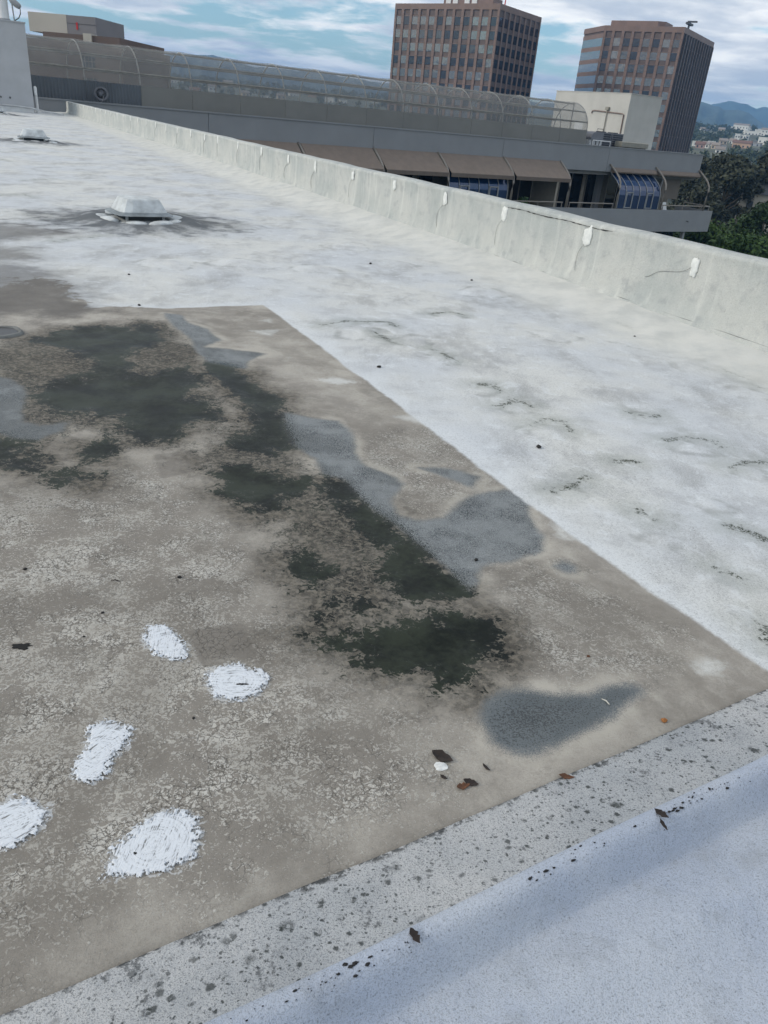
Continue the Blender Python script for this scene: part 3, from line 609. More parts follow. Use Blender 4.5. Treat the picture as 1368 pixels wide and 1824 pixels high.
# ------------------------------------------------------------------ roof vents
plain('vent_metal', (190, 195, 196), 0.75, var=0.22, scale=7, bmp=0.08, bscale=30)
plain('vent_flange', (128, 136, 140), 0.75, var=0.3, scale=5)
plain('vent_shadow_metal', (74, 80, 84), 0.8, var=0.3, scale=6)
def vent(s, t, k, rz, label):
    o = empty('roof_vent', rw(s, t, 0.02), rz+PA)
    def ring(rings, name, mat, bev):
        V = []; F = []; n = 4; sub = 5
        V = []; N = 4*sub
        for w, d, z in rings:
            for c in range(4):
                x0, y0 = [(-1, -1), (1, -1), (1, 1), (-1, 1)][c]; x1, y1 = [(1, -1), (1, 1), (-1, 1), (-1, -1)][c]
                for q in range(sub):
                    f = q/sub; x = x0+(x1-x0)*f; y = y0+(y1-y0)*f
                    rr = 1/(abs(x)**6+abs(y)**6)**(1/6)
                    V.append((w*x*rr*k, d*y*rr*k, z*k*0.86))
        for r in range(len(rings)-1):
            for q in range(N): F.append((r*N+q, r*N+(q+1) % N, (r+1)*N+(q+1) % N, (r+1)*N+q))
        F.append(tuple((len(rings)-1)*N+q for q in range(N))); F.append(tuple(range(N))[::-1])
        return pyd(name, V, F, mat, o, smooth=False)
    ring([(0.27, 0.27, -0.04), (0.27, 0.27, 0.13)], 'throat', 'vent_shadow_metal', 0)
    ring([(0.39, 0.39, -0.03), (0.37, 0.37, 0.0), (0.29, 0.29, 0.02)], 'curb_flashing', 'vent_metal', 0)
    ring([(0.405, 0.405, 0.098), (0.41, 0.41, 0.104), (0.335, 0.335, 0.135), (0.28, 0.28, 0.14)], 'skirt', 'vent_flange', 0)
    ring([(0.33, 0.33, 0.128), (0.335, 0.335, 0.15), (0.255, 0.255, 0.315), (0.235, 0.235, 0.335), (0.12, 0.12, 0.352), (0.02, 0.02, 0.355)], 'cap', 'vent_metal', 0)
    for a in (-1, 1):
        for b_ in (-1, 1): MB().box(a*0.255*k-0.012, a*0.255*k+0.012, b_*0.255*k-0.012, b_*0.255*k+0.012, 0.0, 0.115*k).build('support', 'vent_metal', o)
    gg = random.Random(int(s*10))
    for q in range(9):
        a = q*0.698+gg.uniform(-.2, .2); rr = (0.40+0.24*gg.random())*k; bm = bmesh.new(); bmesh.ops.create_icosphere(bm, subdivisions=2, radius=1)
        for v in bm.verts: v.co *= 0.9+0.2*gg.random()
        bmesh.ops.scale(bm, vec=((0.13+0.10*gg.random())*k, (0.10+0.06*gg.random())*k, (0.03+0.03*gg.random())*k), verts=bm.verts)
        for f in bm.faces: f.smooth = True
        me = bpy.data.meshes.new('sealant_mound'); bm.to_mesh(me); bm.free()
        mo = link('sealant_mound', me, 'vent_metal', o); mo.location = (rr*math.cos(a), rr*math.sin(a), 0.0); mo.rotation_euler = (0, 0, a+1.57)
    tag(o, label, 'roof vent', 'roof vents along the membrane')
vent(9.25, 1.52, 0.78, R(8), 'large square white roof vent nearest the camera, ringed with dark stains')
vent(22.4, 1.28, 0.9, R(-4), 'small grey mushroom roof vent in the distance on the left')
vent(40.2, 0.92, 0.9, R(10), 'far roof vent cut by the left frame edge near the penthouse wall')

# roof drain at the left edge
def drain():
    x, y = -2.1, 4.08
    cx, cy = rw(4.72, -0.02)[:2]
    o = empty('roof_drain', (cx, cy, 0))
    N = 36; V = []; F = []
    for r, z in ((0.118, -0.004), (0.112, 0.009), (0.098, 0.012), (0.088, 0.004), (0.085, -0.02)):
        for k in range(N):
            a = 6.2832*k/N; j = 1+0.04*math.sin(a*5+1)+0.03*random.random(); V.append((r*j*math.cos(a), r*j*math.sin(a), z+0.002*random.random()))
    for q in range(4): F += [(q*N+k, q*N+(k+1) % N, (q+1)*N+(k+1) % N, (q+1)*N+k) for k in range(N)]
    pyd('rim', V, F, 'seam_grey', o, smooth=True)
    plain('drain_dark', (12, 12, 13), 0.35)
    MB().tube([(0, 0, -0.01), (0, 0, 0.0065)], 0.089, N).build('opening', 'drain_dark', o)
    tag(o, 'round dark roof drain opening at the left edge of the stained membrane', 'drain')
drain()

# ------------------------------------------------------------------ white repair patches on the silt
def patch_material():
    m, t, b = new_mat('white_patch'); P = t.n.new('ShaderNodeTexCoord').outputs['Object']
    sep = t.node('ShaderNodeSeparateXYZ', {0: P})
    ln = t.node('ShaderNodeVectorMath', {0: P}, operation='LENGTH').outputs['Value']
    ang = t.m('ARCTAN2', sep.outputs[1], sep.outputs[0])
    sw = t.node('ShaderNodeCombineXYZ', {0: t.mul(ang, 0.028), 1: t.mul(ln, 1.0), 2: 0.0}).outputs[0]
    br = t.noise(t.scaled(sw, 30, 190, 1), 1.0, 4, 0.65, 0.4)
    rnd = t.n.new('ShaderNodeObjectInfo').outputs['Random']
    mp = t.n.new('ShaderNodeMapping'); mp.vector_type = 'TEXTURE'; t.l.new(P, mp.inputs[0]); t.l.new(t.node('ShaderNodeCombineXYZ', {2: t.mul(rnd, 3.0)}).outputs[0], mp.inputs['Rotation'])
    br2 = t.noise(t.scaled(mp.outputs[0], 26, 300, 1), 1.0, 5, 0.65, 0.3)
    h = t.add(t.mul(br, 0.5), t.mul(br2, 0.5))
    c = t.mix(t.step(h, 0.32, 0.54), lin(186, 191, 197), lin(218, 223, 228))
    c = t.mix(t.mul(t.step(t.add(t.mul(br2, 0.6), t.mul(br, 0.4)), 0.46, 0.38), 0.9), c, lin(104, 104, 102))
    c = t.mix(t.mul(t.step(t.noise(P, 190, 3, 0.6), 0.56, 0.68), 0.45), c, lin(160, 162, 163))
    setb(t, b, color=c, rough=0.8, normal=bump(t, h, 0.6, 0.003))
patch_material()
PLAB = ['small white repair patch farthest from the camera, above the torn oval one', 'oval white repair patch with a black slit at its centre', 'tall slanting white repair patch left of centre with ragged lower end', 'white repair patch cut off by the left edge of the picture', 'largest white brushed repair patch nearest the curb with a small black hole']
for i, poly in enumerate(PATCH):
    P = np.array(poly); c = P.mean(0); cell = 0.0014
    lo = P.min(0)-0.03; hi = P.max(0)+0.03
    gx, gy = np.meshgrid(np.arange(lo[0], hi[0], cell), np.arange(lo[1], hi[1], cell), indexing='ij')
    sdv = poly_sd(gx, gy, poly)
    # paint frays into worm-like scales at its rim
    wx = gx+0.004*waves(gx, gy, 40, 90, 8, 500+i); wy = gy+0.004*waves(gx, gy, 40, 90, 8, 520+i)
    fray = 0.0075*waves(gx, gy, 9, 28, 14, 540+i)+0.0125*waves(wx, wy, 45, 130, 26, 560+i)-0.003
    fld = sdv+fray*np.clip(1-np.abs(sdv+0.003)/0.028, 0, 1); keep = fld < 0
    cells = keep[:-1, :-1] & keep[1:, :-1] & keep[1:, 1:] & keep[:-1, 1:]
    ins = np.clip(-fld/0.010, 0, 1); zz = roof_z(gx, gy)-0.0008+0.0055*ins**0.5
    used = np.zeros(gx.shape, bool); used[:-1, :-1] |= cells; used[1:, :-1] |= cells; used[1:, 1:] |= cells; used[:-1, 1:] |= cells
    idx = -np.ones(gx.shape, int); idx[used] = np.arange(used.sum())
    V = np.stack([gx[used]-c[0], gy[used]-c[1], zz[used]], -1)
    ci, cj = np.nonzero(cells); F = np.stack([idx[ci, cj], idx[ci+1, cj], idx[ci+1, cj+1], idx[ci, cj+1]], -1)
    o = pyd('repair_patch', V.tolist(), F.tolist(), 'white_patch', smooth=True); o.location = (c[0], c[1], 0)
    tag(o, PLAB[i], 'repair patch', 'white repair patches on the stained membrane')

# ------------------------------------------------------------------ litter
plain('leaf_dark', (38, 28, 22), 0.7, var=0.5, scale=60); plain('leaf_brown', (92, 58, 34), 0.7, var=0.4, scale=60)
plain('tear_black', (14, 14, 13), 0.8); plain('pellet', (26, 25, 24), 0.7, var=0.4, scale=90); plain('pebble_rust', (150, 98, 48), 0.7, var=0.3, scale=90)
plain('pale_stick', (196, 194, 184), 0.7); plain('white_crumb', (214, 216, 214), 0.7, var=0.2, scale=80)
def leaf(x, y, z, L, Wd, rz, mat, label, seed, name='leaf', curl=0.4):
    g = random.Random(seed); n = 9; top = []
    prof = [0.05, 0.5, 0.85, 1.0, 0.8, 0.95, 0.6, 0.35, 0.05]
    V = []; F = []
    for i in range(n):
        u = i/(n-1)-0.5; w = prof[i]*Wd/2
        zz = curl*L*(u*u)*0.9+0.001
        for k, sgn in enumerate((-1, 0, 1)):
            j = 0.75+0.5*g.random(); V.append((u*L+0.04*L*(g.random()-.5), sgn*w*j, zz+abs(sgn)*curl*w*0.8*g.random()+0.001))
    m = len(V); V += [(a, b_, c-0.0012) for a, b_, c in V]
    for i in range(n-1):
        for k in range(2):
            a = i*3+k; F += [(a, a+3, a+4, a+1), (m+a, m+a+1, m+a+4, m+a+3)]
    bd = [i*3 for i in range(n)]+[(n-1)*3+1]+[i*3+2 for i in range(n-1, -1, -1)]+[1]
    F += [(bd[i], bd[(i+1) % len(bd)], m+bd[(i+1) % len(bd)], m+bd[i]) for i in range(len(bd))]
    o = pyd(name, V, F, mat); o.location = (x, y, z); o.rotation_euler = (0, 0, rz); tag(o, label, 'leaf'); return o
LL = [('leaf_dark', 0.052, 0.03, 'dark torn membrane flap curled above a white crumb'), ('leaf_brown', 0.03, 0.018, 'brown curled dead leaf left of a black one near the curb'), ('leaf_dark', 0.034, 0.017, 'black crumpled dead leaf right of a brown one near the curb'), ('leaf_dark', 0.018, 0.008, 'tiny dark leaf scrap just below the white crumb'), ('leaf_dark', 0.024, 0.007, 'narrow dark leaf lying alone right of the torn flap'), ('leaf_brown', 0.034, 0.013, 'brown dead leaf on the far edge of the curb')]
for i, (x, y) in enumerate(LEAVES):
    mt, L, w, lab = LL[i]; leaf(x, y, 0.008 if i == 5 else rz1(x, y)+0.001, L, w, [-0.5, 0.4, -0.3, -0.6, -0.9, -0.1][i], mt, lab, 100+i)
CL = [('leaf_dark', 0.03, 0.017, 'dark curled leaf on the curb ridge at right'), ('leaf_dark', 0.028, 0.008, 'thin dark leaf hanging below the curled one on the curb ridge'), ('leaf_dark', 0.03, 0.014, 'black leaf scrap on the curb ridge near the bottom of the picture')]
for i, (x, y) in enumerate(LEAFCURB):
    mt, L, w, lab = CL[i]; leaf(x, y, [0.0575, 0.0530, 0.0570][i], L, w, [-0.7, -1.3, -1.0][i], mt, lab, 120+i)
def lump(name, x, y, z, r, mat, label, cat, seed, sx=1, sz=0.7, rz=0.0, group=None):
    g = random.Random(seed); bm = bmesh.new(); bmesh.ops.create_icosphere(bm, subdivisions=2, radius=r)
    for v in bm.verts: v.co *= 0.8+0.4*g.random(); v.co.x *= sx; v.co.z = v.co.z*sz+r*sz*0.8
    me = bpy.data.meshes.new(name); bm.to_mesh(me); bm.free()
    o = link(name, me, mat); o.location = (x, y, z); o.rotation_euler = (0, 0, rz); tag(o, label, cat, group); return o
BL = ['small black pellet on the flaking silt left of centre', 'small dark pellet above the white repair patches', 'black pellet on the white membrane beside a moss crescent', 'tiny black speck on the white membrane right of the silt corner', 'tiny black pellet in the grey wet grit', 'tiny black pellet on the far white membrane in the middle', 'dark speck on the white membrane at far left', 'tiny dark pellet on white membrane towards the parapet', 'tiny pellet between the oval and largest white patches', 'dark speck left of the smallest white patch', 'black bit near the left edge above the hole', 'dark speck on the white membrane near the parapet cant', 'dark speck on the far edge of the silt']
BSZ = [.0055, .004, .011, .010, .006, .012, .008, .01, .003, .003, .005, .008, .009]
for i, (x, y) in enumerate(BITS): lump('debris_pellet', x, y, rz1(x, y)-0.0005, BSZ[i], 'pellet', BL[i], 'debris', 200+i, 1.3, 0.7, i, 'dark pellets scattered over the roof')
lump('debris_pellet', BITNEAR[0][0], BITNEAR[0][1], -0.013, 0.003, 'pellet', 'tiny black bit on the bluish membrane below the curb', 'debris', 231, 1.8, 0.6, 0.5, 'dark pellets scattered over the roof')
lump('pebble', PEBBLE[0][0], PEBBLE[0][1], rz1(*PEBBLE[0]), 0.0065, 'pebble_rust', 'small rusty orange pebble near the right end of the curb', 'pebble', 240, 1.2, 0.8)
lump('pebble', PEBBLE[1][0], PEBBLE[1][1], rz1(*PEBBLE[1]), 0.004, 'leaf_brown', 'tiny brown pebble on the silt above the grey puddle', 'pebble', 241, 1.2, 0.8)
lump('white_crumb', WHITEBIT[0][0], WHITEBIT[0][1], rz1(*WHITEBIT[0])-0.002, 0.012, 'white_crumb', 'crumpled white sealant crumb below the dark torn flap', 'debris', 242, 1.4, 0.35)
for i, (x, y) in enumerate(STICK):
    o = MB().tube([(-0.012, 0, 0.004), (0, 0.001, 0.006), (0.012, -0.002, 0.004)], [0.001, 0.0018, 0.0012], 6).build('stick', 'pale_stick' if i == 0 else 'leaf_dark'); o.location = (x, y, rz1(x, y)-0.001); o.rotation_euler = (0, 0, [-0.8, 0.1][i])
    tag(o, ['small pale stick lying on the grey puddle grit', 'thin dark twig on the flaking silt at left'][i], 'stick')
def tear(x, y, z, L, Wd, rz, label, seed):
    g = random.Random(seed); n = 22; V = [(0, 0, 0.0012)]; F = []
    for i in range(n):
        a = 6.2832*i/n; j = 0.6+0.8*g.random(); V.append((L/2*math.cos(a)*j, Wd/2*math.sin(a)*j, 0.0008))
    for i in range(n): V.append((V[1+i][0]*1.05, V[1+i][1]*1.05, -0.004))
    F = [(0, 1+i, 1+(i+1) % n) for i in range(n)]+[(1+i, 1+n+i, 1+n+(i+1) % n, 1+(i+1) % n) for i in range(n)]
    o = pyd('membrane_tear', V, F, 'tear_black'); o.location = (x, y, z); o.rotation_euler = (0, 0, rz); tag(o, label, 'hole')
tear(HOLES[0][0], HOLES[0][1], rz1(*HOLES[0])+0.0045, 0.026, 0.006, 0.15, 'black slit torn through the oval white patch', 301)
tear(HOLES[1][0], HOLES[1][1], rz1(*HOLES[1])+0.0045, 0.006, 0.005, 0, 'small black hole in the largest white patch', 302)
tear(HOLES[2][0], HOLES[2][1], rz1(*HOLES[2])+0.0015, 0.04, 0.022, 0.1, 'ragged dark hole in the silt near the left edge', 303)
# ------------------------------------------------------------------ penthouse at the far end of this roof
plain('stucco_grey', (176, 178, 180), 0.92, var=0.06, scale=1.2, bmp=0.25, bscale=50)
plain('stucco_light', (172, 174, 176), 0.92, var=0.05, scale=0.8, bmp=0.2, bscale=40)
plain('white_paint', (214, 216, 216), 0.7, var=0.06); plain('dark_metal', (62, 64, 68), 0.6, var=0.15)
plain('conduit', (190, 192, 192), 0.6); plain('grey_metal', (150, 152, 154), 0.45, 0.3, var=0.12)
def far_penthouse():
    o = empty('stair_penthouse', rw(45.5, 0, 0), PA)
    # local x runs along T, local y along S
    MB().box(-7, 2.78, 0, 3.6, -0.1, 3.74).build('wall', 'stucco_grey', o)
    MB().box(-7.03, 2.81, -0.03, 3.63, 3.742, 3.80).build('coping', 'stucco_light', o)
    MB().box(-7, 2.74, -0.13, -0.002, -0.1, 0.2).build('base_curb', 'white_paint', o)
    MB().tube([(-7, -0.22, 0.30), (0, -0.22, 0.28), (2.0, -0.22, 0.25), (2.6, -0.22, 0.22), (3.2, -0.4, 0.12), (3.9, -0.6, 0.06), (4.05, -0.6, 0.05)], 0.035, 8).build('conduit', 'conduit', o)
    for x in (1.35, 1.75): MB().box(x-0.03, x+0.03, -0.05, -0.002, 0.55, 0.63).build('wall_fixing', 'dark_metal', o)
    MB().tube([(2.95, 0.5, -0.05), (2.95, 0.5, 0.95), (2.95, 0.42, 1.10), (2.93, 0.25, 1.12), (2.92, 0.12, 1.0), (2.92, 0.1, 0.8)], 0.07, 8).build('vent_pipe', 'white_paint', o)
    tag(o, 'plain grey stucco penthouse wall at the far left end of the roof', 'building')
    p = empty('flue_stack', rw(45.9, 1.95, 3.8)); MB().tube([(0, 0, 0), (0, 0, 1.6)], 0.22, 20).build('pipe', 'white_paint', p, smooth=False)
    MB().tube([(0, 0, 0), (0, 0, 0.06)], 0.25, 20).build('flange', 'grey_metal', p)
    tag(p, 'thick white flue pipe on the penthouse at the top left corner', 'pipe')
    q = empty('flood_light', rw(45.65, 2.36, 3.8), PA)
    MB().tube([(0, 0, 0), (-0.03, 0, 0.8)], 0.03, 8).build('pole', 'grey_metal', q)
    MB().tube([(0.02, 0, 0.02), (0.2, 0, 0.14), (0.30, 0, 0.33), (0.30, 0, 0.55)], 0.022, 8).build('cable', 'dark_metal', q)
    h = MB().tube([(-0.12, 0, 0.92), (0.0, 0, 0.80), (0.16, 0, 0.68), (0.28, 0, 0.60), (0.33, 0, 0.56)], [0.07, 0.13, 0.14, 0.12, 0.07], 12).build('lamp_head', 'grey_metal', q, smooth=True)
    tag(q, 'flood light on a pole above the penthouse at top left', 'lamp')
far_penthouse()

# ------------------------------------------------------------------ the apartment wing across the courtyard
WU = R(35.5); WQ = (-19.83, 47.0, 0)
plain('wing_wall', (138, 141, 144), 0.92, var=0.05, scale=0.5, bmp=0.15, bscale=30)
plain('wing_soffit', (120, 120, 118), 0.9, var=0.05); plain('beige_wall', (170, 164, 152), 0.9, var=0.06)
plain('awning_cloth', (124, 112, 102), 0.85, var=0.07, scale=2); plain('awning_valance', (108, 98, 90), 0.85, var=0.07)
plain('taupe_tube', (138, 132, 124), 0.45, 0.2, var=0.06); plain('curtain', (120, 116, 106), 0.95, var=0.15, scale=4)
plain('shade_cloth', (112, 106, 98), 0.9, var=0.05)
def glass(name, rgb, rough=0.06, metal=0.0, spec=0.8):
    m, t, b = new_mat(name); setb(t, b, color=lin(*rgb), rough=rough, metal=metal, spec=spec)
    tc = t.n.new('ShaderNodeTexCoord').outputs['Object']; setb(t, b, normal=bump(t, t.noise(tc, 0.9, 2, 0.5), 0.12, 0.05)); return m
glass('door_glass', (22, 28, 36)); glass('sunroom_glass', (28, 54, 92), 0.08, 0.25)
def wing():
    o = empty('apartment_wing', WQ, WU)
    for i, (a, b_) in enumerate([(-4, 8.4), (8.4, 20.45), (20.45, 32.45), (32.45, 44.5), (44.5, 57.4)]):
        MB().box(a+0.015, b_-0.015, 0, 0.35, -1.3, 0.58).build('fascia_panel', 'wing_wall', o)
        MB().box(a, b_+(0.06 if i == 4 else 0), -0.05, 0.45, 0.582, 0.66).build('coping', 'wing_wall', o)
    MB().box(-4, 57.38, 0.352, 0.5, -1.28, 0.57).build('fascia_backing', 'dark_metal', o)
    MB().box(-4, 57.38, 0.502, 16, 0.1, 0.3).build('roof_deck', 'stucco_light', o)
    MB().box(-4, 57.36, 0.36, 16, -1.6, -1.302).build('ceiling_slab', 'wing_soffit', o)
    # storey behind the balcony
    us = [2.4, 8.5, 14.6, 20.5, 26.2, 32.6, 38.8, 44.9, 51.0, 57.3]
    MB().box(-4, 57.3, 2.75, 16, -21, -1.602).build('core_wall', 'beige_wall', o)
    for a, b_ in zip(us[:-1], us[1:]):
        w = (b_-a-0.5)/4
        for k in range(4):
            x0 = a+0.25+k*w
            g_ = MB().box(x0+0.05, x0+w-0.05, 2.62, 2.70, -4.85, -1.7).build('glass_door', 'door_glass', o)
            fr = MB().box(x0, x0+0.05, 2.58, 2.74, -4.88, -1.66).box(x0+w-0.05, x0+w, 2.58, 2.74, -4.88, -1.66).box(x0+0.05, x0+w-0.05, 2.58, 2.74, -1.698, -1.64)
            fr.build('frame', 'taupe_tube', g_)
            if (k+int(a)) % 3 == 0: MB().box(x0+0.08, x0+w-0.1, 2.56, 2.61, -4.8, -1.75).build('curtain', 'curtain', g_)
    for u in (20.4, 32.5, 38.7): MB().box(u-0.1, u+0.1, -0.3, 2.57, -4.88, -1.603).build('partition', 'beige_wall', o)
    for u in (46.5, 22.0, 34.0): MB().box(u-0.24, u+0.24, 2.1, 2.56, -4.88, -1.603).build('column', 'wing_wall', o)
    # hanging shade at the end bay
    MB().box(53.6, 56.2, 0.9, 0.94, -3.4, -1.61).build('hanging_shade', 'shade_cloth', o)
    MB().tube([(52.6, 0.2, -1.61), (52.1, 0.2, -4.88)], 0.09, 10).build('post', 'wing_wall', o)
    # balcony
    MB().box(-4, 58.7, -1.45, 2.74, -5.3, -4.89).build('balcony_floor', 'wing_soffit', o)
    MB().box(-4, 58.75, -1.6, -1.452, -6.0, -4.12).build('balcony_wall', 'wing_wall', o)
    MB().box(58.6, 58.745, -1.45, 2.74, -5.99, -4.125).build('balcony_wall', 'wing_wall', o)
    h = MB().tube([(55.1, -1.6, -5.05), (55.1, -1.78, -5.05), (55.1, -1.82, -5.12)], 0.04, 6).build('overflow_spout', 'dark_metal', o)
    # railings between the frames
    for a, b_ in ((33.0, 38.5), (39.3, 44.7), (51.4, 57.2)):
        r_ = MB().tube([(a, -1.38, -3.74), (b_, -1.38, -3.74)], 0.05, 8)
        for x in (a+0.05, (a+b_)/2, b_-0.05): r_.tube([(x, -1.38, -4.13), (x, -1.38, -3.76)], 0.04, 6)
        r_.build('railing', 'taupe_tube', o)
    MB().tube([(57.2, -1.38, -3.74), (58.4, -1.30, -3.74), (58.6, -1.2, -3.74), (58.65, 1.8, -3.74)], 0.05, 8).tube([(58.65, 1.8, -4.13), (58.65, 1.8, -3.74)], 0.04, 6).tube([(58.5, -1.25, -4.13), (58.5, -1.25, -3.74)], 0.04, 6).build('railing', 'taupe_tube', o)
    # tube frames that carry the awnings
    for u in us[1:]:
        pts = [(u, 0.0, -0.72), (u, -0.25, -0.86), (u, -0.9, -1.32), (u, -1.3, -1.66), (u, -1.52, -2.0), (u, -1.58, -2.4), (u, -1.55, -3.0), (u, -1.5, -4.2)]
        MB().tube(pts, 0.085, 10).build('awning_frame', 'taupe_tube', o, smooth=True)
    # awnings let down over the left bays
    for a, b_ in zip(us[0:6], us[1:7]):
        c = MB().prism([(0.0, -0.76), (-0.05, -0.72), (-1.72, -1.90), (-1.74, -1.95), (-1.70, -1.94)], a+0.14, b_-0.14).build('awning', 'awning_cloth', o)
        MB().prism([(-1.745, -1.93), (-1.72, -1.952), (-1.70, -2.17), (-1.735, -2.19)], a+0.14, b_-0.14).build('valance', 'awning_valance', c)
    # rolled awnings
    for a, b_ in ((45.1, 50.85), (51.2, 57.2)):
        MB().prism([(-0.02, -0.96), (-0.12, -0.93), (-0.38, -1.12), (-0.44, -1.24), (-0.38, -1.34), (-0.2, -1.36), (-0.02, -1.2)], a, b_).build('rolled_awning', 'awning_cloth', o)
    # curved glass sunrooms
    for a, b_ in ((26.5, 32.3), (45.2, 50.7)):
        s = empty('sunroom'); s.parent = o
        prof = [(0.2, -1.25), (-0.35, -1.62), (-0.80, -1.95), (-1.12, -2.25), (-1.30, -2.6), (-1.37, -3.0), (-1.38, -4.1)]
        n = 6; w = (b_-a)/n
        for k in range(n):
            x0, x1 = a+k*w+0.04, a+(k+1)*w-0.04; inner = [(p+0.03, q-0.03) for p, q in prof]
            V = [(x, p, q) for x in (x0, x1) for p, q in prof]+[(x, p, q) for x in (x0, x1) for p, q in inner]; m_ = len(prof)
            F = [(i, i+1, m_+i+1, m_+i) for i in range(m_-1)]+[(2*m_+i, 3*m_+i, 3*m_+i+1, 2*m_+i+1) for i in range(m_-1)]
            F += [(i, 2*m_+i, 2*m_+i+1, i+1) for i in range(m_-1)]+[(m_+i, m_+i+1, 3*m_+i+1, 3*m_+i) for i in range(m_-1)]
            pn = pyd('pane', V, F, 'sunroom_glass', s)
            if k in (1, 4):
                f_ = MB().box(x0, x0+0.07, -1.45, -1.385, -4.05, -2.75).box(x1-0.07, x1, -1.45, -1.385, -4.05, -2.75).box(x0+0.07, x1-0.07, -1.45, -1.385, -2.82, -2.75).box(x0+0.07, x1-0.07, -1.45, -1.385, -4.05, -3.98).build('vent_frame', 'grey_metal', pn)
                f_.parent = s
        for k in range(n+1):
            x = a+k*w; MB().tube([(x, p-0.02, q+0.02) for p, q in prof], 0.035, 6).build('mullion', 'grey_metal', s)
        MB().box(a-0.05, b_+0.05, -1.5, -1.3, -4.16, -4.105).build('sill', 'dark_metal', s)
    # storeys below
    for k in range(3):
        z = -6.6-4.55*(k+1)
        MB().box(-4, 58.75, -1.6, -1.452, z-0.2, z+1.75).build('balcony_wall', 'wing_wall', o)
        MB().box(-4, 58.7, -1.45, 2.74, z+0.6, z+1.0).build('balcony_floor', 'wing_soffit', o)
    for u in (20, 32, 44, 55.6): MB().box(u-0.15, u+0.15, -1.3, -1.0, -20, -5.31).build('post', 'wing_wall', o)
    for x0 in np.arange(-3.5, 57, 3.0): MB().box(x0, x0+2.8, 2.64, 2.72, -9.2, -5.5).build('glass_door', 'door_glass', o)
    tag(o, 'grey stucco apartment wing with balconies and brown awnings beyond the parapet', 'building')
wing()
WX = np.array([math.cos(WU), math.sin(WU)]); WY = np.array([-math.sin(WU), math.cos(WU)])
def wl(u, y, z): return (WQ[0]+WX[0]*u+WY[0]*y, WQ[1]+WX[1]*u+WY[1]*y, z)

# screened roof enclosure on the wing
plain('arch_tube', (150, 150, 146), 0.5, 0.2, var=0.06); plain('skirt_panel', (126, 126, 122), 0.85, var=0.06, scale=0.6)
plain('corrugated_panel', (92, 98, 104), 0.7, var=0.1, scale=0.5); plain('purlin', (132, 130, 124), 0.7)
def mesh_material():
    m, t, b = new_mat('screen_mesh'); tr = t.n.new('ShaderNodeBsdfTransparent'); df = t.n.new('ShaderNodeBsdfDiffuse')
    P = t.pos(); nz = t.noise(P, 0.8, 5, 0.6)
    t.l.new(t.mix(t.step(nz, 0.35, 0.7), lin(142, 143, 142), lin(160, 161, 158)), df.inputs[0])
    mx = t.n.new('ShaderNodeMixShader'); mx.inputs[0].default_value = 0.38
    t.l.new(tr.outputs[0], mx.inputs[1]); t.l.new(df.outputs[0], mx.inputs[2]); t.l.new(mx.outputs[0], t.n['Material Output'].inputs[0])
mesh_material()
def enclosure():
    o = empty('screen_enclosure', WQ, WU)
    us = [42.3-3.14*k for k in range(15)][::-1]
    arc = [(1.0, 0.5), (1.0, 1.2), (1.0, 1.7)]+[(3-2*math.cos(a), 1.7+2*math.sin(a)) for a in np.linspace(0.16, math.pi-0.16, 17)]+[(5.0, 1.7), (5.0, 1.2), (5.0, 0.5)]
    for u in us: MB().tube([(u, y, z) for y, z in arc], 0.042, 8).build('arch', 'arch_tube', o, smooth=True)
    for y, z in ((1.09, 2.3), (4.91, 2.3), (3.0, 3.62), (1.55, 3.05), (4.45, 3.05)): MB().tube([(us[0], y, z), (us[-1], y, z)], 0.06, 6).build('purlin', 'purlin', o)
    skin = arc[2:-2]; n = len(skin)
    for a, b_ in zip(us[:-1], us[1:]):
        V = []
        for x in (a+0.02, (a*2+b_)/3, (a+2*b_)/3, b_-0.02):
            sag = 0.0 if x in (a+0.02, b_-0.02) else 0.05
            V += [(x, 3+(y-3)*(1.03-sag*0.3), 1.7+(z-1.7)*(1.035-sag*0.5)) for y, z in skin]
        F = [(c*n+i, c*n+i+1, (c+1)*n+i+1, (c+1)*n+i) for c in range(3) for i in range(n-1)]
        pyd('mesh_panel', V, F, 'screen_mesh', o, smooth=True)
        mat = 'corrugated_panel' if a < 4.5 else 'skirt_panel'
        if mat == 'corrugated_panel':
            pr = []; k = 34; w = (b_-a-0.02)/k
            for i in range(k+1): pr.append((a+0.01+i*w, 0.90+(0.035 if i % 2 else 0.0)))
            pr += [(b_-0.01, 0.96), (a+0.01, 0.96)]
            MB().prism(pr, 0.31, 1.70, 2).build('skirt_panel', mat, o)
        else: MB().box(a+0.012, b_-0.012, 0.92, 0.95, 0.31, 1.72).build('skirt_panel', mat, o)
        MB().box(a+0.012, b_-0.012, 5.08, 5.11, 0.31, 1.2).build('skirt_panel', mat, o)
    # screened end
    cap = [(42.33, y, z) for y, z in skin]; V = cap+[(42.33, 3, 1.7)]
    pyd('mesh_panel', V, [(i, i+1, n) for i in range(n-1)], 'screen_mesh', o)
    MB().tube([(42.3, 1.1, 2.3), (42.3, 4.9, 2.3)], 0.05, 6).tube([(42.3, 3, 0.4), (42.3, 3, 3.7)], 0.05, 6).build('end_brace', 'arch_tube', o)
    MB().box(42.31, 42.34, 0.96, 5.05, 0.31, 1.70).build('skirt_panel', 'skirt_panel', o)
    tag(o, 'long arched enclosure of grey screen mesh on tubes along the wing roof', 'enclosure')
enclosure()

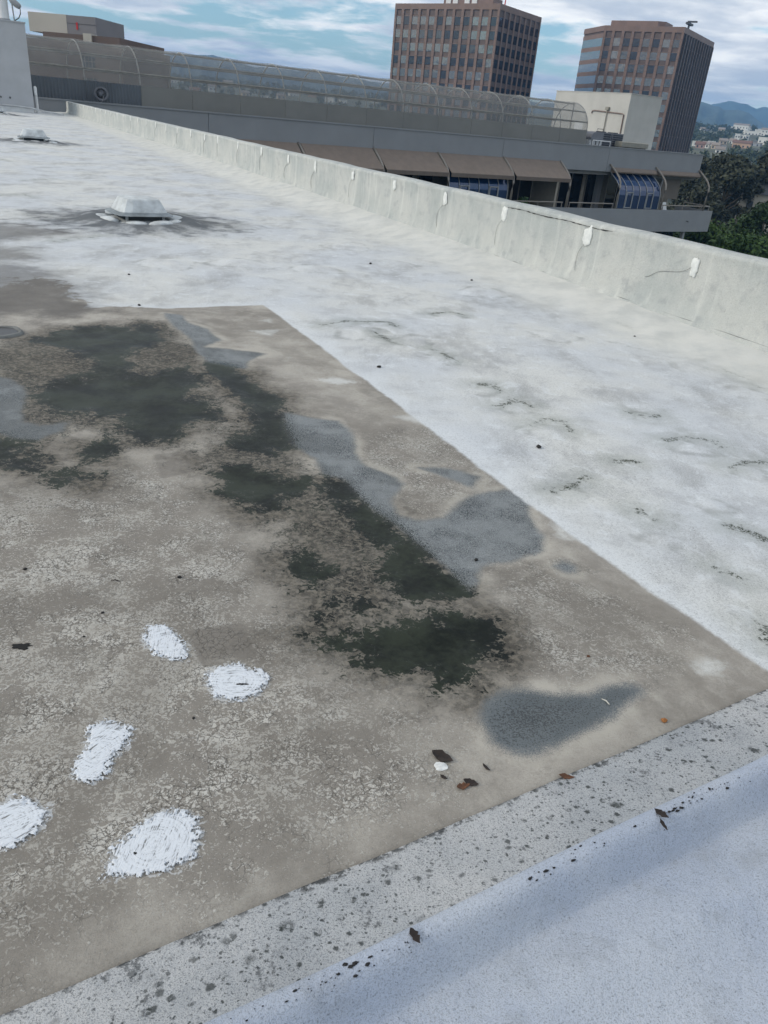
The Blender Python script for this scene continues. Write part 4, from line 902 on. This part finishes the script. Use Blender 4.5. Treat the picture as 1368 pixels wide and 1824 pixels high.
# rooftop box and equipment on the wing
plain('box_stucco', (182, 181, 175), 0.92, var=0.06, scale=0.8, bmp=0.15, bscale=30)
plain('ac_body', (116, 118, 124), 0.55, 0.2, var=0.1); plain('ac_grille', (48, 52, 60), 0.5, 0.2, var=0.2); plain('unit_beige', (140, 138, 128), 0.7, var=0.08); plain('copper_pipe', (122, 106, 98), 0.5, 0.3)
def rooftop():
    o = empty('rooftop_penthouse', wl(49.75, 3.5, 0.3), WU)
    MB().box(0, 4.3, 0, 9.5, 0, 4.68).build('wall', 'box_stucco', o)
    MB().box(-0.04, 4.34, -0.04, 9.54, 4.682, 4.74).build('coping', 'box_stucco', o)
    MB().tube([(-0.08, 4.3, 2.95), (-0.08, 4.27, 3.15), (-0.08, 4.0, 3.2), (-0.08, 0.55, 3.06), (-0.08, 0.36, 3.0), (-0.08, 0.34, 1.4)], 0.05, 8).build('pipe', 'copper_pipe', o)
    MB().tube([(-0.1, 2.4, 0), (-0.1, 2.4, 3.5)], 0.045, 8).build('conduit', 'unit_beige', o)
    MB().box(-0.22, -0.02, 2.2, 2.6, 3.3, 3.55).build('junction_box', 'unit_beige', o)
    MB().box(-0.03, -0.003, 5.2, 6.3, 0, 2.2).build('door', 'white_paint', o)
    tag(o, 'pale stucco rooftop box with a copper pipe at the right end of the wing', 'building')
    d = empty('exhaust_hood', wl(43.2, 1.2, 0.3), WU)
    MB().prism([(0.02*1, 0.75), (0.02, 0.95), (0.12, 1.18), (0.32, 1.32), (0.6, 1.38), (1.5, 1.38), (1.5, 0.75)], 0, 1.15, 1).build('hood', 'ac_body', d)
    for i, x in enumerate((0.1, 0.55, 1.0, 1.4)): MB().box(x-0.13, x+0.13, 0.1, 0.9, 0, 0.745).build('duct', 'conduit', d)
    MB().tube([(-0.1, -0.35, 0.0), (-0.1, -0.35, 0.72), (2.1, -0.35, 0.72), (2.1, -0.35, 0.0)], 0.045, 6).build('guard_rail', 'white_paint', d)
    MB().tube([(0.75, 0.1, 1.3), (0.7, 0.1, 1.62), (1.4, 0.1, 1.62), (1.45, 0.1, 0.7)], 0.03, 6).build('cable_loop', 'dark_metal', d)
    tag(d, 'curved grey exhaust hood on white ducts at the end of the screen enclosure', 'exhaust hood')
    for j, (x0, w, lab) in enumerate(((44.75, 1.35, 'left dark louvred air conditioner beside the curved exhaust hood'), (46.25, 1.4, 'right dark louvred air conditioner in front of the pale rooftop box'))):
        a = empty('air_conditioner', wl(x0, 1.6, 0.3), WU)
        MB().box(0, w, 0, 1.3, 0.05, 1.4).build('casing', 'ac_body', a)
        for k in range(7): MB().box(0.08, w-0.08, -0.03, -0.002, 0.2+k*0.165, 0.31+k*0.165).build('louvre', 'ac_grille', a)
        MB().tube([(w/2, 0.65, 1.402), (w/2, 0.65, 1.46)], 0.45, 16).build('fan_shroud', 'ac_grille', a)
        for x in (0.1, w-0.2): MB().box(x, x+0.1, 0.1, 1.2, -0.01, 0.048).build('foot', 'ac_grille', a)
        tag(a, lab, 'air conditioner', 'air conditioners on the wing roof')
    b_ = empty('duct_unit', wl(46.7, 0.75, 0.3), WU)
    MB().prism([(0.0, 0.42), (0.0, 0.78), (0.15, 0.84), (0.9, 0.84), (0.9, 0.42)], 0, 3.5).build('cover', 'unit_beige', b_)
    for k in range(12): MB().box(0.1+k*0.29, 0.16+k*0.29, 0.06, 0.85, 0.0, 0.418).build('slat', 'unit_beige', b_)
    tag(b_, 'low long beige duct unit standing behind the fascia coping', 'duct unit')
    s = empty('satellite_dish', wl(2.15, 0.25, 0.66), WU)
    N = 20; V = [(0, 0.12, 0.42)]; F = []
    for r, y in ((0.25, 0.08), (0.42, 0.0), (0.40, 0.03)):
        for k in range(N): a = 6.2832*k/N; V.append((r*math.cos(a), y, 0.42+r*math.sin(a)*0.9))
    F = [(0, 1+k, 1+(k+1) % N) for k in range(N)]
    for q in range(2): F += [(1+q*N+k, 1+q*N+(k+1) % N, 1+(q+1)*N+(k+1) % N, 1+(q+1)*N+k) for k in range(N)]
    pyd('dish', V, F, 'ac_body', s, smooth=True)
    MB().tube([(0, -0.02, 0.05), (0, -0.35, 0.25), (0, -0.45, 0.4)], 0.025, 6).build('feed_arm', 'grey_metal', s)
    MB().tube([(0, 0.2, -0.02), (0, 0.2, 0.42)], 0.03, 6).build('mast', 'grey_metal', s)
    MB().box(-0.06, 0.06, -0.52, -0.42, 0.36, 0.46).build('feed_horn', 'dark_metal', s)
    tag(s, 'small round satellite dish on the wing edge past the parapet end', 'satellite dish')
    c = empty('balcony_chair', wl(53.3, -0.6, -4.89), WU)
    MB().prism([(-0.3, 0.38), (0.45, 0.42), (0.75, 1.25), (0.68, 1.28), (0.36, 0.5), (-0.3, 0.45)], -0.35, 0.35).build('seat', 'white_paint', c)
    for x in (-0.3, 0.3):
        for y in (-0.25, 0.4): MB().box(x-0.03, x+0.03, y-0.03, y+0.03, 0, 0.40).build('leg', 'white_paint', c)
    tag(c, 'white slanted lounge chair on the end balcony of the wing', 'chair')
rooftop()
plain('leaf_green', (62, 92, 48), 0.6, var=0.3)
def potted(u, y, z, label):
    o = empty('potted_plant', wl(u, y, z)); V = []; F = []; g = random.Random(5)
    MB().tube([(0, 0, 0), (0, 0, 0.5)], [0.2, 0.28], 12).build('pot', 'beige_wall', o)
    for k in range(140):
        a = g.random()*6.28; r = 0.45*g.random(); zz = 0.5+0.9*g.random(); p = Vector((r*math.cos(a), r*math.sin(a), zz)); d1 = Vector((g.random()-.5, g.random()-.5, g.random()-.2)).normalized()*0.16; d2 = d1.cross(Vector((g.random()-.5, g.random()-.5, g.random()-.5))).normalized()*0.06
        b0 = len(V); V += [p-d1, p+d2, p+d1, p-d2]; F.append((b0, b0+1, b0+2, b0+3))
    pyd('foliage', V, F, 'leaf_green', o); tag(o, label, 'plant')
potted(34.5, -0.9, -4.89, 'small leafy green plant on the balcony under the rightmost lowered awning')

# ------------------------------------------------------------------ brown block behind the enclosure
plain('brown_block', (104, 90, 84), 0.9, var=0.08, scale=0.3); plain('cream_block', (182, 177, 167), 0.9, var=0.05, scale=0.3); plain('grey_block', (128, 126, 128), 0.9, var=0.05, scale=0.3)
glass('far_glass', (40, 46, 54), 0.1, 0.3); plain('red_mark', (190, 40, 40), 0.7)
def brown_building():
    o = empty('brown_building', (-34.9, 100, -22), R(-6))
    MB().box(-12, 0, 0, 14, 0, 28.0).build('wall', 'brown_block', o)
    MB().box(-9.6, -0.3, 0.3, 13, 28.002, 28.75).build('roof_parapet', 'brown_block', o)
    MB().box(-4.6, -3.6, 0.1, 1.6, 28.0, 28.9).build('roof_pier', 'cream_block', o)
    MB().box(-12.0, -7.3, 1.7, 9, 28.76, 30.68).build('roof_house', 'cream_block', o)
    MB().box(-7.298, -3.75, 1.72, 9, 28.76, 30.66).build('roof_house', 'grey_block', o)
    MB().box(-7.3, -3.75, 1.69, 1.715, 29.85, 29.88).build('panel_joint', 'dark_metal', o)
    MB().box(-6.15, -5.95, 1.66, 1.70, 29.3, 30.0).build('wall_mark', 'red_mark', o)
    for z in (22.9, 25.35):
        for x in (-4.9, -4.05):
            w = MB().box(x, x+0.72, -0.04, 0.06, z, z+1.55).build('window', 'far_glass', o)
            MB().box(x+0.34, x+0.39, -0.06, -0.042, z, z+1.55).box(x, x+0.34, -0.06, -0.042, z+0.75, z+0.8).box(x+0.39, x+0.72, -0.06, -0.042, z+0.75, z+0.8).build('glazing_bar', 'cream_block', w)
    tag(o, 'brown block with a cream and grey roof house behind the enclosure at left', 'building')
brown_building()

# ------------------------------------------------------------------ two office towers
def granite(name, rgb):
    m, t, b = new_mat(name); P = t.n.new('ShaderNodeTexCoord').outputs['Object']; c = lin(*rgb)
    nz = t.noise(P, 0.35, 4, 0.6); br = t.noise(P, 6, 3, 0.7)
    k = t.mix(t.step(nz, 0.3, 0.7), tuple(x*0.88 for x in c[:3])+(1,), tuple(x*1.1 for x in c[:3])+(1,))
    k = t.mix(t.mul(t.step(br, 0.5, 0.7), 0.25), k, tuple(x*0.7 for x in c[:3])+(1,))
    setb(t, b, color=k, rough=0.55, spec=0.4)
granite('granite_pink', (122, 100, 90)); granite('granite_dark', (94, 79, 73)); plain('tower_joint', (60, 48, 46), 0.8)
def tower_glass(name, lo, hi, metal):
    m, t, b = new_mat(name)
    oi = t.n.new('ShaderNodeObjectInfo').outputs['Random']
    tc = t.n.new('ShaderNodeTexCoord').outputs['Object']
    off = t.node('ShaderNodeVectorMath', {0: tc, 1: t.node('ShaderNodeCombineXYZ', {0: t.mul(oi, 37.0), 1: t.mul(oi, 91.0), 2: t.mul(oi, 53.0)}).outputs[0]}, operation='ADD').outputs[0]
    setb(t, b, color=t.mix(t.step(oi, 0.25, 0.75), lin(*lo), lin(*hi)), rough=0.04, metal=metal, spec=0.9, normal=bump(t, t.noise(off, 0.55, 2, 0.5), 0.35, 0.12))  # random dark and pale tints painted in for varied reflections
tower_glass('tower_pane', (76, 76, 78), (140, 136, 130), 0.9); tower_glass('tower_pane_shaded', (36, 44, 60), (62, 70, 86), 0.85); tower_glass('tower_strip', (104, 112, 124), (150, 156, 164), 0.9); tower_glass('tower_band', (120, 130, 138), (140, 148, 152), 0.8)
def office_tower(name, corner, rz, wA, nA, wB, nB, top, label, chamfer=False, fins=False):
    z0 = -22.0; Ht = top-z0
    o = empty(name, (corner[0], corner[1], z0), rz)
    inset = 0.35
    back = wB
    if chamfer: foot = [(-inset, inset), (-wA, inset), (-41.0, 12.3), (-41.0, back), (-inset, back)]
    else: foot = [(-inset, inset), (-wA+inset, inset), (-wA+inset, back), (-inset, back)]
    MB().prism(foot, 0, Ht-0.05, 2).build('core', 'granite_dark', o)
    rows = 12; pitch = 3.98
    pA = wA/nA; pw = 1.05
    pane = MB().box(-0.5*(pA-pw)+0.04, 0.5*(pA-pw)-0.04, -0.06, 0.05, -2.4, 0.0).mesh('window'); pane.materials.append(MATS['tower_pane'])
    joint = None
    for k in range(nA+1):
        a, b_ = max(-wA, -wA+k*pA-pw/2), min(0, -wA+k*pA+pw/2)
        if k == 0: b_ = -wA+pw*0.75
        if k == nA: a = -pw*0.75
        p = MB().box(a, b_, 0, inset-0.002, 0, Ht-1.7).build('pier', 'granite_pink', o)
        jm = MB()
        for r in range(rows*2): jm.box(a-0.01, b_+0.01, -0.015, 0.1, Ht-3.7-r*pitch/2-0.03, Ht-3.7-r*pitch/2+0.03)
        tag(jm.build('panel_joint', 'tower_joint', p), kind='stuff')
    for r in range(rows):
        for k in range(nA):
            share(pane, 'window', (-wA+(k+0.5)*pA, inset-0.08, Ht-3.78-r*pitch), o)
    # slim slabs in front of each floor line
    for r in range(rows): MB().box(-wA+pw*0.76, -pw*0.76, inset-0.16, inset-0.003, Ht-3.78-r*pitch+0.05, Ht-3.78-r*pitch+0.2).build('sill_course', 'granite_pink', o)
    # crown band
    if chamfer:
        cf = [(0, 0), (-wA-0.1, 0), (-41.3, 12.2), (-41.3, back+0.3), (0, back+0.3)]
    else: cf = [(0, 0), (-wA, 0), (-wA, back+0.3), (0, back+0.3)]
    MB().prism(cf, Ht-1.698, Ht, 2).build('crown_band', 'granite_pink', o)
    pB = wB/nB
    if not fins:
        paneB = MB().box(-0.05, 0.06, -0.5*(pB-0.9)+0.03, 0.5*(pB-0.9)-0.03, -2.5, 0.0).mesh('window'); paneB.materials.append(MATS['tower_pane_shaded'])  # shade of this tower side put into the pane colour
        for k in range(nB+1):
            a, b_ = max(0.36, k*pB-0.45), min(wB+0.3, k*pB+0.45)
            MB().box(-inset+0.002, 0, a, b_, 0, Ht-1.7).build('pier', 'granite_pink', o)
        for r in range(rows):
            for k in range(nB): share(paneB, 'window', (-inset+0.08, (k+0.5)*pB, Ht-3.7-r*pitch), o)
    else:
        for k in range(nB+1):
            a, b_ = max(0.36, k*pB-0.42), min(wB+0.3, k*pB+0.42)
            MB().box(-inset+0.002, 0.25, a, b_, 0, Ht-1.7).build('fin', 'granite_dark', o)
        paneB = MB().box(-0.05, 0.06, -0.5*(pB-0.84)+0.02, 0.5*(pB-0.84)-0.02, -3.7, 0.0).mesh('window'); paneB.materials.append(MATS['tower_strip'])
        for r in range(rows+2):
            for k in range(nB): share(paneB, 'window', (-inset+0.08, (k+0.5)*pB, Ht-1.75-r*pitch), o)
    if chamfer:
        ax, ay = -wA, 0.0; bx, by = -41.1, 12.1; L = math.hypot(bx-ax, by-ay); an = math.atan2(by-ay, bx-ax)
        for r in range(rows):
            z = Ht-3.78-r*pitch
            s1 = MB().box(0.1, L-0.1, -0.02, 0.25, -2.6, 0.0).build('glass_band', 'tower_band', o); s1.location = (ax, ay, z); s1.rotation_euler = (0, 0, an); s1.scale = (1, -1, 1)
            s2 = MB().box(0.0, L, -0.02, 0.35, 0.02, 1.36).build('spandrel', 'granite_pink', o); s2.location = (ax, ay, z); s2.rotation_euler = (0, 0, an); s2.scale = (1, -1, 1)
    tag(o, label, 'office tower')
    return o, Ht
TOP = 37.25
t1, H1 = office_tower('office_tower', (22.29, 296.69), R(90-124.33), 42.57, 12, 29.86, 8, TOP, 'square pink granite office tower with window grid, left of the pair')
MB().box(-29.4, -9.3, 10.8, 17.2, H1-0.04, H1+3.2).build('plant_room', 'granite_pink', t1)
for x in (-28.3, -25.4, -20.6, -17.6): MB().box(x, x+2.0, 10.5, 10.79, H1+1.0, H1+2.9).build('louvre_panel', 'white_paint', t1)
MB().tube([(-2.5, 7, H1-0.02), (-2.2, 7, H1+3.0)], [0.25, 0.1], 6).build('beacon_mast', 'red_mark', t1)
t2, H2 = office_tower('office_tower', (87.18, 311.03), R(90-122.1), 28.7, 8, 41.7, 12, TOP, 'angled pink granite office tower with tall vertical fins, right of the pair', True, True)
MB().prism([(-30, 8.8), (-12.5, 8.6), (-10.1, 10.5), (-10.1, 18.5), (-30, 18.5)], H2-0.04, H2+2.6, 2).build('plant_room', 'granite_pink', t2)
MB().box(-2.0, -0.9, 6.0, 12, H2+1.6, H2+2.2).box(-1.7, -1.2, 8.2, 9.0, H2, H2+1.6).box(-1.9, 1.4, 7.4, 8.0, H2+2.2, H2+2.7).build('window_cleaning_crane', 'dark_metal', t2)

# ------------------------------------------------------------------ land, hillside houses, trees, mountains
EL = [(0, None), (200, None), (330, -3.4), (400, -2.1), (500, -0.75), (600, -0.2), (700, 0.12), (850, 0.55), (1000, 0.88), (1150, 1.08), (1300, 1.12), (1500, 1.0)]
tD = [0, 200]+[d for d, e in EL[2:]]+[2000, 9000]; tZ = [-22, -22]+[CAM_H+d*math.tan(R(e)) for d, e in EL[2:]]+[20, 20]
def land_z(D, az): 
    k = np.clip((75-np.abs(az))/25, 0, 1); return -22+(np.interp(D, tD, tZ)+22)*k
plain('land', (84, 86, 66), 0.95, var=0.4, scale=0.02)
def land():
    Ds = np.array([0.5, 30, 60, 100, 150, 200, 250, 300, 330, 360, 400, 450, 500, 550, 600, 650, 700, 780, 850, 920, 1000, 1080, 1150, 1220, 1300, 1400, 1500, 1750, 2000, 3000, 4400]); AZ = np.arange(-180, 180, 2.0)
    d, a = np.meshgrid(Ds, AZ, indexing='ij'); x = d*np.sin(np.radians(a)); y = d*np.cos(np.radians(a))
    z = land_z(d, a)+np.clip((d-450)/400, 0, 1)*waves(x, y, 0.0015, 0.006, 12, 77)*2.0*(d < 1900)
    n = len(AZ); i = np.arange(len(Ds)*n).reshape(len(Ds), n); F = []
    for r in range(len(Ds)-1):
        for c in range(n): F.append((int(i[r, c]), int(i[r, (c+1) % n]), int(i[r+1, (c+1) % n]), int(i[r+1, c])))
    F.append(tuple(int(v) for v in i[0, ::-1]))
    tag(pyd('ground', np.stack([x, y, z], -1).reshape(-1, 3).tolist(), [f[::-1] for f in F], 'land', smooth=True), kind='structure')
land()
plain('mountain_scrub', (62, 76, 68), 0.95, var=0.4, scale=0.008)
def ridge(name, D, az0, az1, pts, seed, depth=900, amp=0.10):
    """a mountain range: crest elevation (degrees) given by azimuth"""
    AZ = np.arange(az0, az1, 0.12); rows = 26; V = []
    crest = np.interp(AZ, [p[0] for p in pts], [p[1] for p in pts])
    rough = amp*(waves(AZ, AZ*0, 0.12, 1.6, 18, seed)*0.6+waves(AZ, AZ*0, 1.6, 4, 10, seed+1)*0.2)
    hz = CAM_H+D*np.tan(np.radians(crest+rough))
    for r in range(rows):
        f = r/(rows-1); d = D-depth+2*depth*f; k = 1-abs(2*f-1)**1.15
        spur = waves(AZ*0.9, np.full_like(AZ, f*3), 0.25, 2.2, 16, seed+2)*k*(1-k)*4*0.10
        z = 15+(hz-15)*np.clip(k+spur, 0, None)
        z = np.where(f == 0, 10, z)
        V.append(np.stack([d*np.sin(np.radians(AZ)), d*np.cos(np.radians(AZ)), z], -1))
    V = np.concatenate(V); n = len(AZ); F = [(r*n+c, r*n+c+1, (r+1)*n+c+1, (r+1)*n+c) for r in range(rows-1) for c in range(n-1)]
    tag(pyd(name, V.tolist(), F, 'mountain_scrub', smooth=True), kind='structure')
ridge('mountain_range', 2700, -60, 75, [(-60, 2.0), (-22, 1.2), (-18.7, 1.7), (-16.5, 2.4), (-13.7, 2.6), (-11, 2.2), (-7, 2.3), (-2.4, 2.0), (4, 1.6), (12, 1.9), (16.5, 2.3), (17.4, 2.55), (18.3, 2.42), (19.0, 2.2), (19.8, 2.28), (20.5, 2.15), (21.5, 1.6), (23, 1.1), (30, 1.3), (75, 1.6)], 61, 700, 0.05)
ridge('distant_mountain_range', 3900, -60, 75, [(-60, 1.2), (0, 1.3), (12, 1.6), (17, 2.0), (18.4, 2.5), (19.2, 2.72), (20.2, 2.62), (20.9, 2.42), (21.3, 2.6), (21.9, 2.5), (22.5, 2.62), (24, 2.4), (30, 2.0), (75, 1.6)], 71, 450, 0.05)

HC_ = {'w': (224, 222, 214), 'g': (150, 154, 158), 'b': (188, 172, 150), 'o': (190, 158, 132), 'p': (176, 146, 134)}
for k, v in HC_.items(): plain('house_wall_'+k, v, 0.9, var=0.05, scale=0.2)
plain('house_roof', (142, 132, 124), 0.9, var=0.15); plain('tile_roof', (118, 90, 78), 0.9, var=0.15); plain('house_window', (44, 48, 54), 0.4)
HOUSES_AT = []
def house(az, el, w, h, c, label, group):
    D = float(np.interp(el, [e for d, e in EL[2:11]], [d for d, e in EL[2:11]])); px = D/1290.0
    W_, H_ = max(5.0, w*px), max(3.2, h*px*0.95); dp = W_*0.6
    x, y = D*math.sin(R(az)), D*math.cos(R(az)); z = float(land_z(D, az))
    o = empty('hillside_house', (x, y, z-1.0), -R(az)+random.uniform(-0.35, 0.35))
    MB().box(-W_/2, W_/2, -dp/2, dp/2, -2, H_).build('wall', 'house_wall_'+c, o)
    if c in 'obp' or random.random() < 0.3:
        e = 0.6; MB().prism([(-dp/2-e, H_+0.01), (dp/2+e, H_+0.01), (0, H_+1.9)], -W_/2-e, W_/2+e).build('roof', 'tile_roof' if c in 'op' else 'house_roof', o)
    else: MB().box(-W_/2-0.2, W_/2+0.2, -dp/2-0.2, dp/2+0.2, H_+0.005, H_+0.5).build('roof', 'house_wall_'+c if c != 'g' else 'house_roof', o)
    nw = max(2, int(W_/3.2)); fl = max(1, int(H_/3.2)); step = W_/nw
    for f in range(fl):
        for i in range(nw):
            cx = -W_/2+(i+0.5)*step; MB().box(cx-0.6, cx+0.6, -dp/2-0.06, -dp/2-0.002, f*3.1+1.1, f*3.1+2.5).build('window', 'house_window', o)
    tag(o, label, 'house', group); HOUSES_AT.append((az, W_, D))
CN = {'w': 'white', 'g': 'grey', 'b': 'tan', 'o': 'orange', 'p': 'pinkish'}
order = sorted(range(len(HILL_HOUSES)), key=lambda i: -HILL_HOUSES[i][1]); cnt = {}
bands = [(1.05, 9, 'along the top of the hillside'), (0.6, 1.05, 'halfway up the hillside'), (0.22, 0.6, 'on the lower hillside'), (-9, 0.22, 'at the foot of the hillside above the treetops')]
for lo, hi, ph in bands:
    ids = [i for i in range(len(HILL_HOUSES)) if lo <= HILL_HOUSES[i][1] < hi]
    for c in CN:
        row = sorted([i for i in ids if HILL_HOUSES[i][4] == c], key=lambda i: HILL_HOUSES[i][0])
        for j, i in enumerate(row):
            nm = CN[c]+' house' if len(row) == 1 else '%s %s house from the left' % (ORD[j], CN[c])
            house(*HILL_HOUSES[i], '%s %s' % (nm, ph), 'houses on the hillside')
g = random.Random(91)
LH = sorted([(-18.2+i*1.05+g.random()*0.5, 0.25+0.7*g.random(), 8+8*g.random(), 4+4*g.random(), g.choice('wwwgbo')) for i in range(16)])
for j, hh in enumerate(LH): house(*hh, 'hazy %s house seen through the screen enclosure, %s from the left' % (CN[hh[4]], ORD[j]), 'houses behind the screen enclosure')

def foliage_mat(name, c1, c2):
    m, t, b = new_mat(name); P = t.pos(); nz = t.noise(P, 0.45, 4, 0.6); nf = t.noise(P, 2.5, 2, 0.6)
    c = t.mix(t.step(t.add(t.mul(nz, 0.6), t.mul(nf, 0.4)), 0.35, 0.65), lin(*c1), lin(*c2))
    setb(t, b, color=c, rough=0.65, spec=0.25)
foliage_mat('eucalyptus_leaf', (40, 44, 34), (70, 74, 56)); foliage_mat('bush_leaf', (38, 62, 28), (84, 108, 50)); foliage_mat('dark_leaf', (36, 54, 30), (62, 84, 44)); foliage_mat('wood_leaf', (44, 56, 36), (82, 90, 62))
plain('bark', (120, 108, 94), 0.9, var=0.25, scale=1.5)
def leaf_cloud(centres, n, size, seed, flat=0.7):
    """leaf faces gathered in clumps; centres = (x,y,z,radius)"""
    q = np.random.default_rng(seed); C = np.array(centres); w = C[:, 3]**2; idx = q.choice(len(C), n, p=w/w.sum())
    d = q.normal(size=(n, 3)); d /= np.linalg.norm(d, axis=1)[:, None]; r = C[idx, 3]*q.random(n)**0.42
    p = C[idx, :3]+d*r[:, None]*np.array([1, 1, flat])
    nrm = d*0.6+q.normal(size=(n, 3))*0.6+np.array([0, 0, 0.35]); nrm /= np.linalg.norm(nrm, axis=1)[:, None]
    a = np.cross(nrm, q.normal(size=(n, 3))); a /= np.linalg.norm(a, axis=1)[:, None]; b_ = np.cross(nrm, a)
    s = size*(0.6+0.8*q.random(n))[:, None]
    V = np.stack([p-a*s, p+b_*s*0.45, p+a*s, p-b_*s*0.45], 1).reshape(-1, 3); return V
def leaf_mesh(name, V, mat, parent=None):
    me = bpy.data.meshes.new(name); n = len(V)//4; me.vertices.add(len(V)); me.vertices.foreach_set('co', V.astype('f').ravel())
    me.loops.add(n*4); me.loops.foreach_set('vertex_index', np.arange(n*4, dtype='i')); me.polygons.add(n); me.polygons.foreach_set('loop_start', np.arange(0, n*4, 4, dtype='i')); me.update(calc_edges=True)
    return link(name, me, mat, parent)
def tree(az, D, topz, height, rad, mat, label, seed, n=6000, size=0.35, low=0.35, clumps=40, cr=0.28):
    g = random.Random(seed); x, y = D*math.sin(R(az)), D*math.cos(R(az)); base = topz-height
    o = empty('tree', (x, y, base)); tr = MB()
    lean = (g.uniform(-.06, .06)*height, g.uniform(-.06, .06)*height)
    main = [(lean[0]*f*f, lean[1]*f*f, height*f*0.92) for f in np.linspace(0, 1, 8)]; tr.tube(main, [max(0.05, height*0.018*(1-f*0.92)) for f in np.linspace(0, 1, 8)], 8)
    cs = []
    for k in range(clumps):
        f = low+(1-low)*g.random()**0.8; a = g.random()*6.2832
        env = math.sin(math.pi*min(1, max(0.05, (f-low)/(1-low)*0.80+0.17)))**0.7
        rr = rad*env*(0.35+0.65*g.random()**0.5); px, py, pz = lean[0]*f*f+rr*math.cos(a), lean[1]*f*f+rr*math.sin(a), height*f*0.97
        cs.append((px, py, pz-0.02*height, rad*cr*(0.6+0.8*g.random())))
        if k % 2 == 0:
            f0 = max(0.2, f-0.16); s0 = (lean[0]*f0*f0, lean[1]*f0*f0, height*f0*0.92); tr.tube([s0, ((s0[0]+px)/2, (s0[1]+py)/2, (s0[2]+pz)/2-0.02*height), (px, py, pz-0.04*height)], [height*0.006, height*0.004, height*0.0015], 5)
    tr.build('trunk', 'bark', o, smooth=True)
    leaf_mesh('crown', leaf_cloud(cs, n, size, seed), mat, o)
    tag(o, label, 'tree', 'trees beyond the wing'); return o
TR = [(18.6, 165, 0.2, 24, 5.2, 'eucalyptus_leaf', 'dark eucalyptus just right of the wing roof corner'), (20.3, 150, 1.2, 25, 6.0, 'eucalyptus_leaf', 'tall dark eucalyptus with bare trunks in the middle of the grove'), (22.3, 160, 1.8, 26, 6.5, 'eucalyptus_leaf', 'tall dark eucalyptus at the right edge below the white houses'), (24.6, 165, 1.5, 25, 6.5, 'eucalyptus_leaf', 'eucalyptus at the far right partly outside the picture'),
      (19.4, 140, -3.5, 21, 5.0, 'eucalyptus_leaf', 'lower eucalyptus behind the curved awning tube of the end balcony')]
for i, (az, D, tz, h, r, mt, lab) in enumerate(TR): tree(az, D, tz, h, r, mt, lab, 400+i, 9000, 0.42, 0.36, 46, 0.30)
BU = [(19.9, 92, -5.0, 15, 4.0, 'bush_leaf', 'bright green bushy tree against the end of the balcony wall'), (21.7, 88, -5.7, 14, 4.2, 'bush_leaf', 'bright green bushy tree in the middle above the parapet'), (23.6, 90, -6.2, 14, 4.2, 'bush_leaf', 'bright green bushy tree at the right edge above the parapet'), (23.4, 104, -2.6, 18, 4.4, 'dark_leaf', 'dark green rounded tree at right behind the bushy trees'), (17.6, 96, -7.0, 13, 3.5, 'bush_leaf', 'green bushy tree below the balcony of the wing')]
for i, (az, D, tz, h, r, mt, lab) in enumerate(BU): tree(az, D, tz, h, r, mt, lab, 430+i, 9000, 0.26, 0.25, 60, 0.30)
def woods():
    q = np.random.default_rng(99); out = []
    for az0, az1, n in ((11, 31, 1500), (-24, 6, 1000)):
        az = q.uniform(az0, az1, n); D = 380+970*q.random(n)**0.8
        for a, d in zip(az, D):
            if any(abs(a-h[0])*d*0.01745 < h[1]/2+3 and -130 < d-h[2] < 4 for h in HOUSES_AT): continue
            x, y = d*math.sin(R(a)), d*math.cos(R(a)); z = float(land_z(d, a)); s = q.uniform(1.8, 4.2)
            cs = [(x+q.normal()*s*0.4, y+q.normal()*s*0.4, z+s*q.uniform(0.5, 1.5), s*0.6) for _ in range(4)]
            out.append(leaf_cloud(cs, 46, 1.25, int(q.integers(1e9)), 0.9))
    o = leaf_mesh('hillside_woods', np.concatenate(out), 'wood_leaf'); tag(o, 'dark trees and scrub covering the hillside between the houses', 'woods', kind='stuff')
woods()
# low building with blue-grey roof among the trees
o = empty('tan_building', (62, 142, -22), R(-20)); MB().box(-6, 6, -5, 5, 0, 17.2).build('wall', 'beige_wall', o); MB().prism([(-5.6, 17.21), (5.6, 17.21), (0, 18.6)], -6.5, 6.5).build('roof', 'dark_metal', o)
for x in (-4.5, -2.2, 0.1, 2.4, 4.6): MB().box(x-0.5, x+0.5, -5.08, -5.002, 14, 16).build('window', 'house_window', o)
tag(o, 'tan building with dark roof glimpsed between the trees at right', 'building')
# body of the building under this roof
o = MB().box(-16, 4.85, -3.6, 50.2, -22, -0.35).build('building_body', 'wing_wall'); o.rotation_euler = (0, 0, PA); tag(o, kind='structure')

# ------------------------------------------------------------------ haze
def haze():
    m = bpy.data.materials.new('haze'); m.use_nodes = True; t = NT(m.node_tree)
    for x in list(t.n): t.n.remove(x)
    out = t.n.new('ShaderNodeOutputMaterial'); v = t.n.new('ShaderNodeVolumePrincipled'); v.inputs['Color'].default_value = (0.28, 0.57, 1.0, 1); v.inputs['Density'].default_value = HAZE_D; v.inputs['Anisotropy'].default_value = 0.0
    t.l.new(v.outputs[0], out.inputs['Volume'])
    o = MB().box(-4500, 4500, -4500, 4500, -23.5, 235).build('haze', m); tag(o, 'pale blue haze between the hillside and the far mountains', 'haze', kind='stuff')
HAZE_D = 0.00026
haze()
